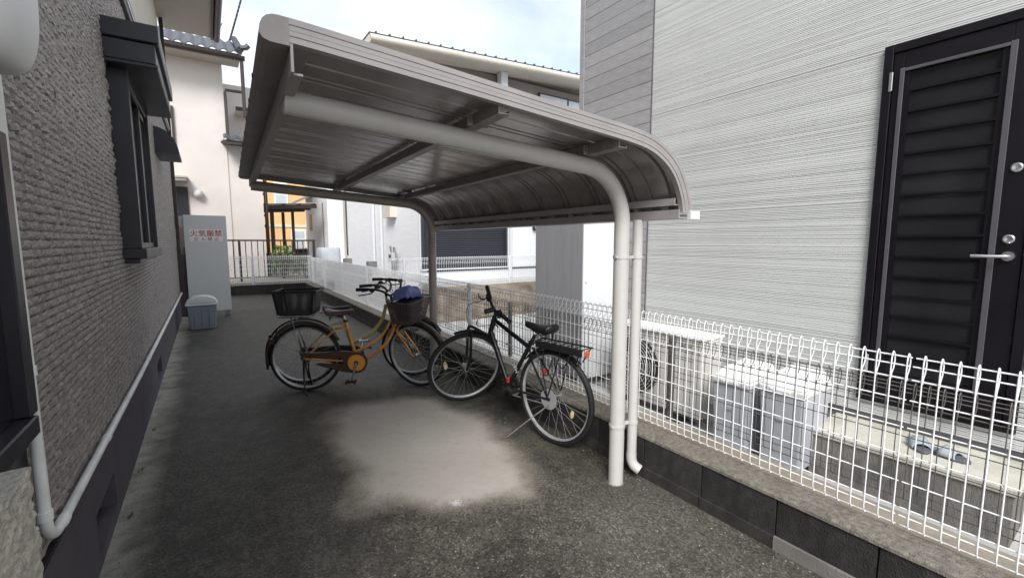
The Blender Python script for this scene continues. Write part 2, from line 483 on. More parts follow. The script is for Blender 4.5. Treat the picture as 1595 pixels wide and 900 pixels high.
def asphalt_material():
    m = bpy.data.materials.new('wet_worn_asphalt')
    m.use_nodes = True
    n, l = m.node_tree.nodes, m.node_tree.links
    b = n['Principled BSDF']
    t = n.new('ShaderNodeTexCoord')
    V = t.outputs['Object']
    at = n.new('ShaderNodeVertexColor')
    at.layer_name = 'wear'
    sp = n.new('ShaderNodeSeparateColor')
    l.new(at.outputs['Color'], sp.inputs['Color'])

    def tex(kind, scale, **kw):
        x = n.new(kind)
        x.inputs['Scale'].default_value = scale
        for k, v in kw.items():
            x.inputs[k].default_value = v
        l.new(V, x.inputs['Vector'])
        return x

    def rng(src, a, b_, c, d):
        x = n.new('ShaderNodeMapRange')
        for k, v in zip(('From Min', 'From Max', 'To Min', 'To Max'), (a, b_, c, d)):
            x.inputs[k].default_value = v
        l.new(src, x.inputs['Value'])
        return x.outputs['Result']

    def math_(op, a, b_):
        x = n.new('ShaderNodeMath')
        x.operation = op
        for i, q in enumerate((a, b_)):
            if isinstance(q, (int, float)):
                x.inputs[i].default_value = q
            else:
                l.new(q, x.inputs[i])
        x.use_clamp = op != 'SUBTRACT'
        return x.outputs[0]

    def mix(f, a, b_):
        x = n.new('ShaderNodeMix')
        x.data_type = 'RGBA'
        for i, q in ((0, f), (6, a), (7, b_)):
            if isinstance(q, tuple):
                x.inputs[i].default_value = (*q, 1)
            elif isinstance(q, float):
                x.inputs[i].default_value = q
            else:
                l.new(q, x.inputs[i])
        return x.outputs[2]
    big = tex('ShaderNodeTexNoise', 1.1, Detail=6, Roughness=0.6)
    mid = tex('ShaderNodeTexNoise', 7.0, Detail=6, Roughness=0.65)
    fine = tex('ShaderNodeTexNoise', 140.0, Detail=3, Roughness=0.7)
    agg = tex('ShaderNodeTexVoronoi', 92.0)
    base = mix(rng(big.outputs['Fac'], .36, .64, 0, 1), (0.027, 0.0245, 0.0195), (0.080, 0.073, 0.060))
    base = mix(rng(mid.outputs['Fac'], .46, .74, 0, .65), base, (0.115, 0.105, 0.084))
    # stone aggregate: light chips where the binder has worn off
    chips = rng(agg.outputs['Color'], 0.55, 1.0, 0, 1)
    x1 = n.new('ShaderNodeSeparateColor')
    l.new(agg.outputs['Color'], x1.inputs['Color'])
    chip = rng(x1.outputs['Red'], 0.45, 1.0, 0, .8)
    near_edge = rng(agg.outputs['Distance'], 0.5, 0.3, 0, 1)
    wornmask = rng(mid.outputs['Fac'], .36, .62, .12, 1)
    sx_ = n.new('ShaderNodeSeparateXYZ')
    l.new(V, sx_.inputs['Vector'])
    wy = rng(sx_.outputs['Y'], 2.6, 1.2, .16, .9)
    base = mix(math_('MULTIPLY', rng(big.outputs['Fac'], .3, .6, .2, 1), rng(sx_.outputs['Y'], 2.4, 1.2, 0, .55)), base, (0.092, 0.085, 0.072))
    cf = math_('MULTIPLY', math_('MULTIPLY', math_('MULTIPLY', chip, near_edge), wornmask), wy)
    base = mix(cf, base, (0.36, 0.335, 0.29))
    base = mix(rng(fine.outputs['Fac'], .56, .78, 0, .6), base, (0.012, 0.011, 0.01))
    vm = n.new('ShaderNodeVectorMath')
    vm.operation = 'SCALE'
    l.new(base, vm.inputs[0])
    l.new(rng(x1.outputs['Green'], 0, 1, .55, 1.6), vm.inputs['Scale'])
    base = vm.outputs['Vector']
    # mossy / dusty edge along the house foot and the kerb
    edge = math_('MULTIPLY', sp.outputs['Green'], rng(mid.outputs['Fac'], .3, .55, .35, 1))
    base = mix(edge, base, (0.44, 0.42, 0.345))
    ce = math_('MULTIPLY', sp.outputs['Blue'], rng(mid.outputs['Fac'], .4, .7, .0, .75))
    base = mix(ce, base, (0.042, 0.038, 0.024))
    # dried silt
    sn = tex('ShaderNodeTexNoise', 16.0, Detail=7, Roughness=0.7)
    sn2 = tex('ShaderNodeTexNoise', 90.0, Detail=4, Roughness=0.7)
    sf = math_('ADD', sp.outputs['Red'], rng(sn.outputs['Fac'], .3, .7, -.10, .10))
    sf = math_('ADD', sf, rng(sn2.outputs['Fac'], .3, .7, -.15, .15))
    x2 = n.new('ShaderNodeMath')
    x2.operation = 'MULTIPLY'
    l.new(sf, x2.inputs[0])
    l.new(rng(sp.outputs['Red'], 0.02, 0.12, 0, 1), x2.inputs[1])
    sf = rng(x2.outputs[0], .22, .86, 0, .97)
    siltc = mix(rng(big.outputs['Fac'], .35, .65, 0, 1), (0.385, 0.352, 0.303), (0.435, 0.405, 0.365))
    siltc = mix(rng(sp.outputs['Red'], .95, .4, 0, .7), siltc, (0.25, 0.21, 0.155))
    siltc = mix(rng(mid.outputs['Fac'], .5, .7, 0, .15), siltc, (0.27, 0.235, 0.19))
    # faint drying rings and one white splash
    rn = tex('ShaderNodeTexNoise', 2.6, Detail=5, Roughness=0.6)
    ring_ = n.new('ShaderNodeMath')
    ring_.operation = 'PINGPONG'
    l.new(rn.outputs['Fac'], ring_.inputs[0])
    ring_.inputs[1].default_value = 0.06
    siltc = mix(rng(ring_.outputs[0], 0.0, 0.022, .16, 0), siltc, (0.24, 0.21, 0.17))
    base = mix(sf, base, siltc)
    ds = n.new('ShaderNodeVectorMath')
    ds.operation = 'DISTANCE'
    l.new(V, ds.inputs[0])
    ds.inputs[1].default_value = (1.067, 2.12, 0)
    dd_ = math_('ADD', ds.outputs['Value'], rng(sn2.outputs['Fac'], .35, .65, -.035, .035))
    base = mix(rng(dd_, 0.018, 0.036, .8, 0), base, (0.62, 0.62, 0.62))
    l.new(base, b.inputs['Base Color'])
    ro = rng(big.outputs['Fac'], .35, .65, .5, .72)
    l.new(ro, b.inputs['Roughness'])
    bp = n.new('ShaderNodeBump')
    bp.inputs['Distance'].default_value = 0.004
    hh = math_('ADD', agg.outputs['Distance'], fine.outputs['Fac'])
    l.new(hh, bp.inputs['Height'])
    l.new(rng(sf, 0, .9, .75, .08), bp.inputs['Strength'])
    l.new(bp.outputs['Normal'], b.inputs['Normal'])
    return m
M['asphalt'] = asphalt_material()
ground_grid('lane', -0.50, 2.28, -3.0, 14.1, 0.035, 0.0, 'asphalt')

grit = MB()
rg_ = random.Random(21)
for q in range(900):
    if q % 3 == 0:
        y_ = rg_.uniform(0.6, 9)
        x_ = fence_x(y_) - 0.19 - abs(rg_.gauss(0, 0.10))
    elif q % 3 == 1:
        y_ = rg_.uniform(1.8, 9)
        x_ = -0.468 + abs(rg_.gauss(0, 0.05))
    else:
        x_, y_ = rg_.uniform(-0.4, 2.0), rg_.uniform(0.9, 8)
    a_ = rg_.uniform(0.0018, 0.0055)
    p_ = Vector((x_, y_, 0.006 * noise.noise((x_ * 0.9, y_ * 0.9, 0)) + a_ * 0.3))
    k_ = [p_ + Vector((rg_.uniform(.6, 1.2) * a_ * sx_, rg_.uniform(.6, 1.2) * a_ * sy_, rg_.uniform(.4, .9) * a_ * sz_)) for (sx_, sy_, sz_) in ((1, 0, 0), (0, 1, 0), (-1, 0, 0), (0, -1, 0), (0, 0, 1), (0, 0, -1))]
    grit.add(k_, [(0, 1, 4), (1, 2, 4), (2, 3, 4), (3, 0, 4), (1, 0, 5), (2, 1, 5), (3, 2, 5), (0, 3, 5)])
stuff(grit.build('loose_grit', 'gravel', None, fix=False))

# neighbour's yard beyond the fence: one pale concrete sheet, then a bank up to the far houses
y = MB()
y.add([(2.33, -3, -0.01), (3.7, -3, -0.01), (3.7, 3.6, -0.01), (12, 3.6, -0.01), (12, 7.25, -0.01), (2.4, 7.25, -0.01)], [(0, 1, 2, 3, 4, 5)])
y.add([(2.4, 7.2505, -0.01), (3.1, 7.2505, -0.01), (3.1, 16, -0.01), (2.5, 16, -0.01)], [(0, 1, 2, 3)])
structure(y.build('neighbour_yard', 'pale_concrete'))
vs, fs = [], []
nx, ny = 90, 12
for j in range(ny + 1):
    for i in range(nx + 1):
        x = 3.1 + 9 * i / nx
        t = j / ny
        yy = 7.25 + 0.42 * t
        zz = 0.60 * min(1, max(0, (t - 0.04) * 1.15)) ** 0.6
        q = noise.fractal((x * 3.5, yy * 4, zz * 4), 1.0, 2.0, 4) * (0.09 if 0 < j < ny else 0.02)
        vs.append((x, yy - q, zz - 0.012 + q * 0.3))
for j in range(ny):
    for i in range(nx):
        a = j * (nx + 1) + i
        fs.append((a, a + 1, a + nx + 2, a + nx + 1))
b_ = MB()
b_.add(vs, fs, True)
structure(b_.build('earth_bank', 'earth', fix=False))
b_ = MB()
b_.add([(3.1, 7.66, 0.585), (14, 7.66, 0.585), (14, 24, 0.585), (3.1, 24, 0.585)], [(0, 1, 2, 3)])
b_.add([(3.1, 7.3, -0.02), (3.1, 7.66, 0.584), (3.1, 24, 0.584), (3.1, 24, -0.02)], [(0, 1, 2, 3)])
structure(b_.build('upper_yard', 'pale_concrete'))
b_ = MB()
b_.add([(-6, 14.3, 0.3), (3.09, 14.3, 0.3), (3.09, 60, 0.3), (-6, 60, 0.3)], [(0, 1, 2, 3)])
b_.add([(-6, 14.3, -0.05), (3.09, 14.3, -0.05), (3.09, 14.3, 0.299), (-6, 14.3, 0.299)], [(0, 1, 2, 3)])
structure(b_.build('back_yard', 'gravel'))

# ------------------------------------------------------------------ left house
WX = -0.474
lh = thing('stone_clad_house', 'house clad in grey chiselled stone siding along the left side of the lane', 'house', (WX, 1, 0))
def LB(name, a, b, m, parent=lh, bevel=0.0):
    """box in world coordinates, parented to the left house"""
    return box(name, (a[0] - WX, a[1] - 1, a[2]), (b[0] - WX, b[1] - 1, b[2]), m, parent, bevel)
def LT(o):
    o.location = (-WX, -1, 0)
    return o
# foundation, with recessed vents cut out as real openings
FT = 0.475
f = MB(Matrix.Translation((-WX, -1, 0)))
vents = [(2.55, 3.02, 0.07, 0.25), (5.50, 5.95, 0.07, 0.25)]
ys = 0.35
for (a, b, z0, z1) in vents:
    f.box((WX - 0.25, ys, -0.1), (WX, a, FT))
    f.box((WX - 0.25, a, -0.1), (WX, b, z0))
    f.box((WX - 0.25, a, z1), (WX, b, FT))
    f.box((WX - 0.25, a, z0), (WX - 0.11, b, z1))
    ys = b
f.box((WX - 0.25, ys, -0.1), (WX, 10.42, FT))
fo = f.build('foundation', 'foundation', lh, fix=False)
for (a, b, z0, z1) in vents:
    v = MB(Matrix.Translation((-WX, -1, 0)))
    for k in range(9):
        yy = a + (b - a) * (k + 0.5) / 9
        v.box((WX - 0.105, yy - 0.006, z0), (WX - 0.09, yy + 0.006, z1))
    stuff(v.build('vent_grille', 'black_frame', lh))
# wall body behind the stones (window openings are covered by the frames)
LB('wall', (-6, 0.35, FT), (WX - 0.012, 10.42, 3.40), 'stone')
LB('upper_wall', (-6, 0.35, 3.56), (WX - 0.02, 10.42, 5.6), 'cream')
LB('base_flashing', (WX - 0.02, 1.80, FT - 0.012), (WX + 0.012, 10.42, FT + 0.006), 'black_frame')
bt = LB('belt_trim', (WX - 0.05, 0.35, 3.40), (WX + 0.035, 10.44, 3.56), 'black_frame', bevel=0.006)
LB('belt_trim_line', (WX + 0.035, 0.35, 3.45), (WX + 0.045, 10.44, 3.47), 'white_pvc', bt)

# chiselled stones
siding = MB(Matrix.Translation((-WX, -1, 0)))
siding.box((WX - 0.012, 1.80, FT + 0.008), (WX - 0.006, 10.42, 3.398))
siding_o = siding.build('siding', 'foundation', lh)
RH = 0.0303
def stone_geo(rnd, ln):
    """one chiselled stone, front towards +x; origin at its low corner, length along y"""
    ny_, nz_ = max(4, int(ln / 0.017)), 3
    vs, fs = [], []
    h = RH - 0.002
    g_ = rnd.uniform(0.002, 0.005)
    cols = [rnd.uniform(-0.0025, 0.003) for _ in range(ny_ + 1)]
    lean = rnd.uniform(-0.006, 0.006)
    for k in range(nz_ + 1):
        for i in range(ny_ + 1):
            e = i in (0, ny_) or k == 0
            d = -0.003 if e else g_ + cols[i] + rnd.uniform(-0.0022, 0.0022)
            if k == nz_ and not (i in (0, ny_)):
                d = 0.75 * max(g_ + cols[i] + rnd.uniform(-0.002, 0.002), 0.0005)
            yy = ln * i / ny_ + (0 if i in (0, ny_) else rnd.uniform(-0.004, 0.004) + lean * (k / nz_ - .5))
            zz = h * k / nz_ + (rnd.uniform(-0.003, 0.003) if k in (1, 2) else rnd.uniform(-0.003, 0.002))
            vs.append((max(d, -0.004), yy, zz))
    w = ny_ + 1
    for k in range(nz_):
        for i in range(ny_):
            a = k * w + i
            fs.append((a, a + 1, a + w + 1, a + w))
    # top cap back to the wall
    o = len(vs)
    for i in range(w):
        vs.append((-0.006, ln * i / ny_, h + 0.001))
    for i in range(ny_):
        fs.append((nz_ * w + i, nz_ * w + i + 1, o + i + 1, o + i))
    return vs, fs
rnd = random.Random(11)
LEN = [0.07, 0.09, 0.11, 0.13, 0.155, 0.18]
variants = []
for ln in LEN:
    for q in range(6):
        vs, fs = stone_geo(rnd, ln)
        me = bpy.data.meshes.new('stone')
        me.from_pydata(vs, [], fs)
        me.materials.append(M['stone'])
        variants.append((ln, me, vs, fs))
joints = [2.62, 3.46, 6.05, 8.9]
def covered(y0, y1, z0, z1):
    return y1 > 4.06 and y0 < 5.26 and z1 > 1.36 and z0 < 2.62
spots = []
nrow = int((3.395 - FT - 0.01) / RH)
for r in range(nrow):
    z = FT + 0.010 + r * RH
    yy = 1.80
    while yy < 10.40:
        ln, me, vs, fs = rnd.choice(variants)
        jn = [j for j in joints if yy < j <= yy + ln + 0.012]
        sc = rnd.uniform(0.88, 1.12)
        end = yy + ln * sc
        if jn:
            end = jn[0] - 0.004
            sc = (end - yy) / ln
        if end > 10.41:
            end = 10.41
            sc = (end - yy) / ln
        if sc > 0.1 and not covered(yy, end, z, z + RH):
            spots.append((math.dist((WX, yy, z), (0, 0, 1.45)), yy, z, sc, me, vs, fs, ln))
        yy = end + (0.010 if jn else 0.0016)
def stone_in_frame(q):
    # roughly: the lower-left view limit of the photograph
    return q[1] > 1.82 + max(0, (1.2 - q[2])) * 0.1
spots.sort(key=lambda q: (not stone_in_frame(q), q[0]))
for i, (d, yy, z, sc, me, vs, fs, ln) in enumerate(spots[:290]):
    o = bpy.data.objects.new('stone', me)
    COL.objects.link(o)
    o.parent = siding_o
    o.location = (0, yy - 1, z)
    o.scale = (1, sc, 1)
rest = MB()
for (d, yy, z, sc, me, vs, fs, ln) in spots[290:]:
    rest.add([(x, yy - 1 + y_ * sc, z + z_) for (x, y_, z_) in vs], fs)
stuff(rest.build('stones', 'stone', siding_o, fix=False))
# window bay with shutter box
wf = MB(Matrix.Translation((-WX, -1, 0)))
WY0, WY1, WZ0, WZ1, WD = 4.02, 5.30, 1.40, 2.60, 0.10
wf.box((WX - 0.03, WY0, WZ0), (WX + WD, WY0 + 0.07, WZ1))
wf.box((WX - 0.03, WY1 - 0.055, WZ0), (WX + WD, WY1, WZ1))
wf.box((WX - 0.03, WY0 + 0.071, WZ1 - 0.06), (WX + WD - 0.01, WY1 - 0.071, WZ1 - 0.001))
win = wf.build('window', 'black_frame', lh, 0.004)
sl = MB(Matrix.Translation((-WX, -1, 0)))
sl.box((WX - 0.02, WY0 - 0.015, 1.33), (WX + 0.125, WY1 + 0.015, 1.399))
sl.box((WX - 0.02, WY0 - 0.005, 1.30), (WX + 0.085, WY1 + 0.005, 1.329))
sl.build('sill', 'black_frame', win, 0.004)
s_ = MB(Matrix.Translation((-WX, -1, 0)))
for (a, b, d) in ((WY0 + 0.072, 4.68, 0.072), (4.66, WY1 - 0.057, 0.055)):
    s_.box((WX + d, a, 1.402), (WX + d + 0.018, a + 0.035, 2.535))
    s_.box((WX + d, b - 0.035, 1.402), (WX + d + 0.018, b, 2.535))
    s_.box((WX + d, a + 0.0355, 1.402), (WX + d + 0.018, b - 0.0355, 1.44))
    s_.box((WX + d, a + 0.0355, 2.49), (WX + d + 0.018, b - 0.0355, 2.535))
s_.build('sash', 'black_frame', win)
LB('pane', (WX + 0.048, WY0 + 0.075, 1.41), (WX + 0.054, WY1 - 0.058, 2.53), 'screen', win)
sb = MB(Matrix.Translation((-WX, -1, 0)))
sb.box((WX - 0.01, 3.88, 2.745), (WX + 0.29, 5.36, 2.86))
sb.box((WX - 0.01, 3.90, 2.615), (WX + 0.265, 5.34, 2.744))
sb.box((WX - 0.01, 3.89, 2.588), (WX + 0.275, 5.35, 2.614))
sb.build('shutter_box', 'black_frame', lh, 0.006)
# quarter-round hood further along
hp = [(WX, 2.56)] + [(WX + 0.25 * sin(t * pi / 20), 2.56 + 0.32 * cos(t * pi / 20)) for t in range(0, 11)]
MB(Matrix.Translation((-WX, -1, 0))).prism(hp, 7.24, 8.0, 'y').build('window_hood', 'black_frame', lh)
# dark window beside the downpipe, near the camera
nw = MB(Matrix.Translation((-WX, -1, 0)))
NZ0, NZ1, NY0, NY1 = 0.965, 1.74, 0.55, 1.79
nw.box((WX - 0.03, NY1 - 0.06, NZ0), (WX + 0.045, NY1, NZ1))
nw.box((WX - 0.03, NY0, NZ0), (WX + 0.045, NY0 + 0.06, NZ1))
nw.box((WX - 0.03, NY0 + 0.061, NZ1 - 0.06), (WX + 0.04, NY1 - 0.061, NZ1))
nwo = nw.build('window', 'black_frame', lh, 0.004)
LB('sill', (WX - 0.02, NY0 - 0.02, NZ0 - 0.055), (WX + 0.052, NY1 - 0.03, NZ0 - 0.001), 'black_frame', nwo, 0.004)
LB('pane', (WX + 0.004, NY0 + 0.062, NZ0 + 0.002), (WX + 0.012, NY1 - 0.062, NZ1 - 0.062), 'dark_glass', nwo)
LB('lower_panel', (WX - 0.006, NY0 - 0.15, FT + 0.002), (WX + 0.004, NY1 + 0.03, NZ0 - 0.056), 'black_frame')
# drainpipe: down the wall, elbow, then along the foot of the siding
px = WX + 0.028
dp = MB(Matrix.Translation((-WX, -1, 0)))
path = spline([(px, 1.81, 3.38), (px, 1.81, 2.0), (px, 1.81, 0.68)], 2) + spline(
    [(px, 1.81, 0.64), (px, 1.817, 0.60), (px, 1.84, 0.568), (px, 1.88, 0.546), (px, 1.94, 0.538)], 4) + [(px, 4, 0.510), (px, 7, 0.500), (px, 10.3, 0.492)]
dp.tube(path, 0.015, 14)
dpo = dp.build('drainpipe', 'white_pvc', lh)
for zz in (1.08, 0.64):
    MB(Matrix.Translation((-WX, -1, 0))).ring([(0.015, -0.014), (0.0185, -0.014), (0.0185, 0.014), (0.015, 0.014)], (px, 1.81, zz), 'z', 18, smooth=False).build('pipe_collar', 'white_pvc', dpo)
for yv in (1.97, 2.75, 4.6, 6.6, 8.6):
    MB(Matrix.Translation((-WX, -1, 0))).ring([(0.015, -0.02), (0.0178, -0.02), (0.0178, 0.02), (0.015, 0.02)], (px, yv, 0.538 + (0.510 - 0.538) * (yv - 1.94) / 2.06 if yv < 4 else 0.51 - 0.01 * (yv - 4) / 3), 'y', 18, smooth=False).build('pipe_collar', 'white_pvc', dpo)
# wall lamp by the window
lm = MB(Matrix.Translation((-WX, -1, 0)))
vs, fs = [], []
nu, nv = 32, 18
for j in range(nv + 1):
    v = -pi / 2 + pi * j / nv
    for i in range(nu):
        u = 2 * pi * i / nu
        def se(w, e):
            return math.copysign(abs(w) ** e, w)
        vs.append((WX + 0.075 + 0.085 * se(cos(v), .6) * se(cos(u), .7), 1.60 + 0.15 * se(cos(v), .6) * se(sin(u), .7), 2.125 + 0.27 * se(sin(v), .6)))
for j in range(nv):
    for i in range(nu):
        fs.append((j * nu + i, j * nu + (i + 1) % nu, (j + 1) * nu + (i + 1) % nu, (j + 1) * nu + i))
lm.add(vs, fs, True)
lm.build('wall_lamp', 'bin_lid', lh)
LB('soffit', (WX - 0.02, 4.0, 5.40), (0.30, 10.9, 5.46), 'soffit')
rf = MB(Matrix.Translation((-WX, -1, 0)))
rf.prism([(0.40, 5.46), (0.40, 5.52), (-3.5, 7.4), (-3.5, 7.3)], 3.9, 10.95, 'y')
rfo = rf.build('roof', 'tile', lh)
LB('eave_fascia', (0.301, 4.0, 5.37), (0.33, 10.93, 5.475), 'dark_brown')
gp = [(0.335 + 0.06 + 0.06 * cos(pi + pi * k / 8), 5.44 + 0.075 * sin(pi + pi * k / 8)) for k in range(9)] + [(0.455, 5.45), (0.335, 5.45)]
MB(Matrix.Translation((-WX, -1, 0))).prism(gp, 4.0, 11.0, 'y').build('gutter', 'dark_brown', lh)
LB('rear_downpipe', (WX + 0.005, 10.36, FT), (WX + 0.06, 10.41, 5.38), 'dark_brown')

# rough block gatepost at the lower left corner of the view
gpth = thing('rough_block_post', 'rough sandy concrete block post against the house by the drainpipe foot', 'block post', (-0.62, 1.0, 0))
def rough_block(w, d, z0, z1, seed, res=0.022, cap=False):
    vs, fs = [], []
    mb = MB()
    def face(o, a, b, na, nb, nrm):
        vs, fs = [], []
        for j in range(nb + 1):
            for i in range(na + 1):
                p = Vector(o) + Vector(a) * (i / na) + Vector(b) * (j / nb)
                am = 0.0 if cap and nrm[2] > 0 else 1.0
                q = noise.fractal((p.x * 45 + seed, p.y * 45, p.z * 45), 0.7, 2.2, 5)
                q2 = noise.noise((p.x * 75 + seed, p.y * 75, p.z * 75))
                amp = (0.004 if p.z > z1 - 1e-5 else 0.011)
                dv = Vector((q * .6 + q2 * .7, noise.noise((p.y * 60, p.z * 60, p.x * 60 + seed)), q2 * .6))
                vs.append(p + dv * amp * (0.8))
        for j in range(nb):
            for i in range(na):
                k = j * (na + 1) + i
                fs.append((k, k + 1, k + na + 2, k + na + 1))
        mb.add(vs, fs, False)
    n1, n2, n3 = int(w / res), int(d / res), int((z1 - z0) / res)
    face((-w / 2, -d / 2, z0), (w, 0, 0), (0, 0, z1 - z0), n1, n3, (0, -1, 0))
    face((w / 2, d / 2, z0), (-w, 0, 0), (0, 0, z1 - z0), n1, n3, (0, 1, 0))
    face((w / 2, -d / 2, z0), (0, d, 0), (0, 0, z1 - z0), n2, n3, (1, 0, 0))
    face((-w / 2, d / 2, z0), (0, -d, 0), (0, 0, z1 - z0), n2, n3, (-1, 0, 0))
    face((-w / 2, -d / 2, z1), (w, 0, 0), (0, d, 0), n1, n2, (0, 0, 1))
    return mb
rb = rough_block(0.62, 0.42, -0.02, 1.015, 3.0, 0.0085)
rb.build('post_body', 'rough_block', gpth, fix=False)

# ------------------------------------------------------------------ right house
RX = 3.5
rh = thing('white_sided_house', 'house with white ribbed siding, grey wood panel and black back door on the right', 'house', (RX, 1, 0))
TR = Matrix.Translation((-RX, -1, 0))
def RB(name, a, b, m, parent=rh, bevel=0.0):
    return MB(TR).box(a, b).build(name, m, parent, bevel)
SZ0 = 0.335
RB('foundation', (RX + 0.015, -3.0, -0.05), (9.0, 3.74, SZ0 - 0.002), 'foundation_grey')
RB('wall_core', (RX + 0.022, -3.0, SZ0 - 0.001), (9.0, 3.775, 7.2), 'white_siding')
RB('drip_edge', (RX - 0.012, -3.0, SZ0 - 0.014), (RX + 0.021, 3.79, SZ0 - 0.0025), 'door_trim')
DY0, DY1, DZ0, DZ1 = 0.37, 1.07, 0.43, 2.62
rr = random.Random(5)
rib_profiles = []
for q in range(7):
    prof, z = [], 0.0
    while z < 0.452:
        h = rr.choice([0.0105, 0.012, 0.0125, 0.0145])
        prof.append((z, min(z + h, 0.4545), rr.choice([0.0, 0.0004, 0.0008]), rr.choice([0.003, 0.0045, 0.006, 0.009])))
        z += h
    rib_profiles.append(prof)
def siding_mesh(y0, y1, z0, z1, prof):
    mb = MB(TR)
    h = z1 - z0
    last = None
    pts = []
    for (a, b, d, groove) in prof:
        a, b = a, min(b, h - 0.0004)
        if a >= h - 0.003:
            break
        gd = groove
        pts += [(RX + gd, z0 + a), (RX + gd, z0 + a + 0.0030), (RX - d, z0 + a + 0.0046), (RX - d - 0.0006, z0 + b - 0.0004)]
    pts = [(RX + 0.02, z0)] + pts + [(RX + 0.02, pts[-1][1] + 0.0005)]
    k = len(pts)
    vs = [(p[0], y0, p[1]) for p in pts] + [(p[0], y1, p[1]) for p in pts]
    fs = [(i, i + 1, k + i + 1, k + i) for i in range(k - 1)]
    mb.add(vs, fs)
    mb.add([vs[i] for i in range(k)], [tuple(range(k))])
    mb.add([vs[k + i] for i in range(k)], [tuple(range(k - 1, -1, -1))])
    return mb
BH = 0.455
z = SZ0
r = 0
while z < 6.9:
    z1 = z + BH
    segs = [(-3.0, 2.818)]
    if z < DZ1 + 0.01 and z1 > DZ0:
        segs = [(-3.0, DY0 - 0.003), (DY1 + 0.003, 2.818)]
    for (a, b) in segs:
        siding_mesh(a, b, z, z1, rib_profiles[r % 7]).build('siding_board', 'white_siding', rh, fix=False)
    if len(segs) == 2 and z1 > DZ1 + 0.02:
        siding_mesh(DY0 - 0.003, DY1 + 0.003, DZ1 + 0.004, z1, rib_profiles[(r + 1) % 7]).build('siding_board', 'white_siding', rh, fix=False)
    if len(segs) == 2 and z < DZ0 - 0.02:
        siding_mesh(DY0 - 0.003, DY1 + 0.003, z, DZ0 - 0.004, rib_profiles[(r + 1) % 7]).build('siding_board', 'white_siding', rh, fix=False)
    z = z1
    r += 1
# grey wood cladding at the far end
PH = 0.1235
pm = MB(TR).box((RX - 0.014, 2.824, 0), (RX + 0.012, 3.715, PH - 0.004)).mesh('plank')
pm.materials.append(M['wood'])
k = 0
z = SZ0
while z < 6.8:
    o = bpy.data.objects.new('plank', pm)
    COL.objects.link(o)
    o.parent = rh
    o.location = (random.uniform(-0.001, 0.001), 0, z)
    o2 = o.copy()
    z += PH
RB('corner_trim', (RX - 0.020, 3.719, SZ0), (RX + 0.02, 3.79, 6.85), 'wood', bevel=0.003)
RB('joint_strip', (RX - 0.012, 2.8185, SZ0), (RX + 0.01, 2.8235, 6.85), 'door_trim')
# back door
dr = MB(TR)
dr.box((RX - 0.030, DY0, DZ0), (RX + 0.02, DY0 + 0.045, DZ1))
dr.box((RX - 0.030, DY1 - 0.045, DZ0), (RX + 0.02, DY1, DZ1))
dr.box((RX - 0.030, DY0 + 0.0455, DZ1 - 0.05), (RX + 0.02, DY1 - 0.0455, DZ1))
dr.box((RX - 0.034, DY0 + 0.0455, DZ0), (RX + 0.02, DY1 - 0.0455, DZ0 + 0.03))
door = dr.build('back_door', 'door', rh, 0.003)
lf = MB(TR)
LY0, LY1, LZ0, LZ1 = DY0 + 0.048, DY1 - 0.048, DZ0 + 0.033, DZ1 - 0.053
GY0, GY1, GZ0, GZ1 = 0.535, 0.975, 0.62, 2.455
lf.box((RX - 0.018, LY0, LZ0), (RX + 0.015, GY0, LZ1))
lf.box((RX - 0.018, GY1, LZ0), (RX + 0.015, LY1, LZ1))
lf.box((RX - 0.018, GY0 + 0.0005, LZ0), (RX + 0.015, GY1 - 0.0005, GZ0))
lf.box((RX - 0.018, GY0 + 0.0005, GZ1), (RX + 0.015, GY1 - 0.0005, LZ1))
lf.build('door_leaf', 'door', door, 0.002)
bd = MB(TR)
bd.box((RX - 0.026, GY0 - 0.018, GZ0 - 0.018), (RX - 0.016, GY0 + 0.008, GZ1 + 0.018))
bd.box((RX - 0.026, GY1 - 0.008, GZ0 - 0.018), (RX - 0.016, GY1 + 0.014, GZ1 + 0.018))
bd.box((RX - 0.026, GY0 + 0.0085, GZ1 - 0.004), (RX - 0.016, GY1 - 0.0085, GZ1 + 0.014))
bd.box((RX - 0.026, GY0 + 0.0085, GZ0 - 0.014), (RX - 0.016, GY1 - 0.0085, GZ0 + 0.004))
bd.build('glazing_bead', 'door_trim', door, 0.002)
RB('pane', (RX + 0.004, GY0 - 0.01, GZ0 - 0.01), (RX + 0.010, GY1 + 0.01, GZ1 + 0.01), 'dark_glass', door)
st_ = MB(TR)
st_.box((RX - 0.012, GY0 + 0.009, GZ0 + 0.005), (RX + 0.003, GY0 + 0.035, GZ1 - 0.005))
st_.box((RX - 0.012, GY1 - 0.035, GZ0 + 0.005), (RX + 0.003, GY1 - 0.009, GZ1 - 0.005))
st_.build('inner_stile', 'door', door)
bar = MB(TR).box((RX - 0.014, GY0 + 0.0352, -0.007), (RX + 0.0025, GY1 - 0.0352, 0.007)).mesh('bar')
bar.materials.append(M['door'])
for q in range(15):
    zz = GZ1 - 0.115 - q * 0.1225
    if zz > GZ0:
        o = bpy.data.objects.new('bar', bar)
        COL.objects.link(o)
        o.parent = door
        o.location = (0, 0, zz)
hd = MB(TR)
hd.ring([(0.0001, -0.016), (0.024, -0.016), (0.026, -0.006), (0.026, 0)], (RX - 0.018, 0.468, 1.372), 'x', 20)
hd.tube([(RX - 0.03, 0.468, 1.372), (RX - 0.062, 0.468, 1.372), (RX - 0.068, 0.478, 1.372), (RX - 0.068, 0.6, 1.372)], 0.0085, 10)
hd.build('handle', 'steel', door)
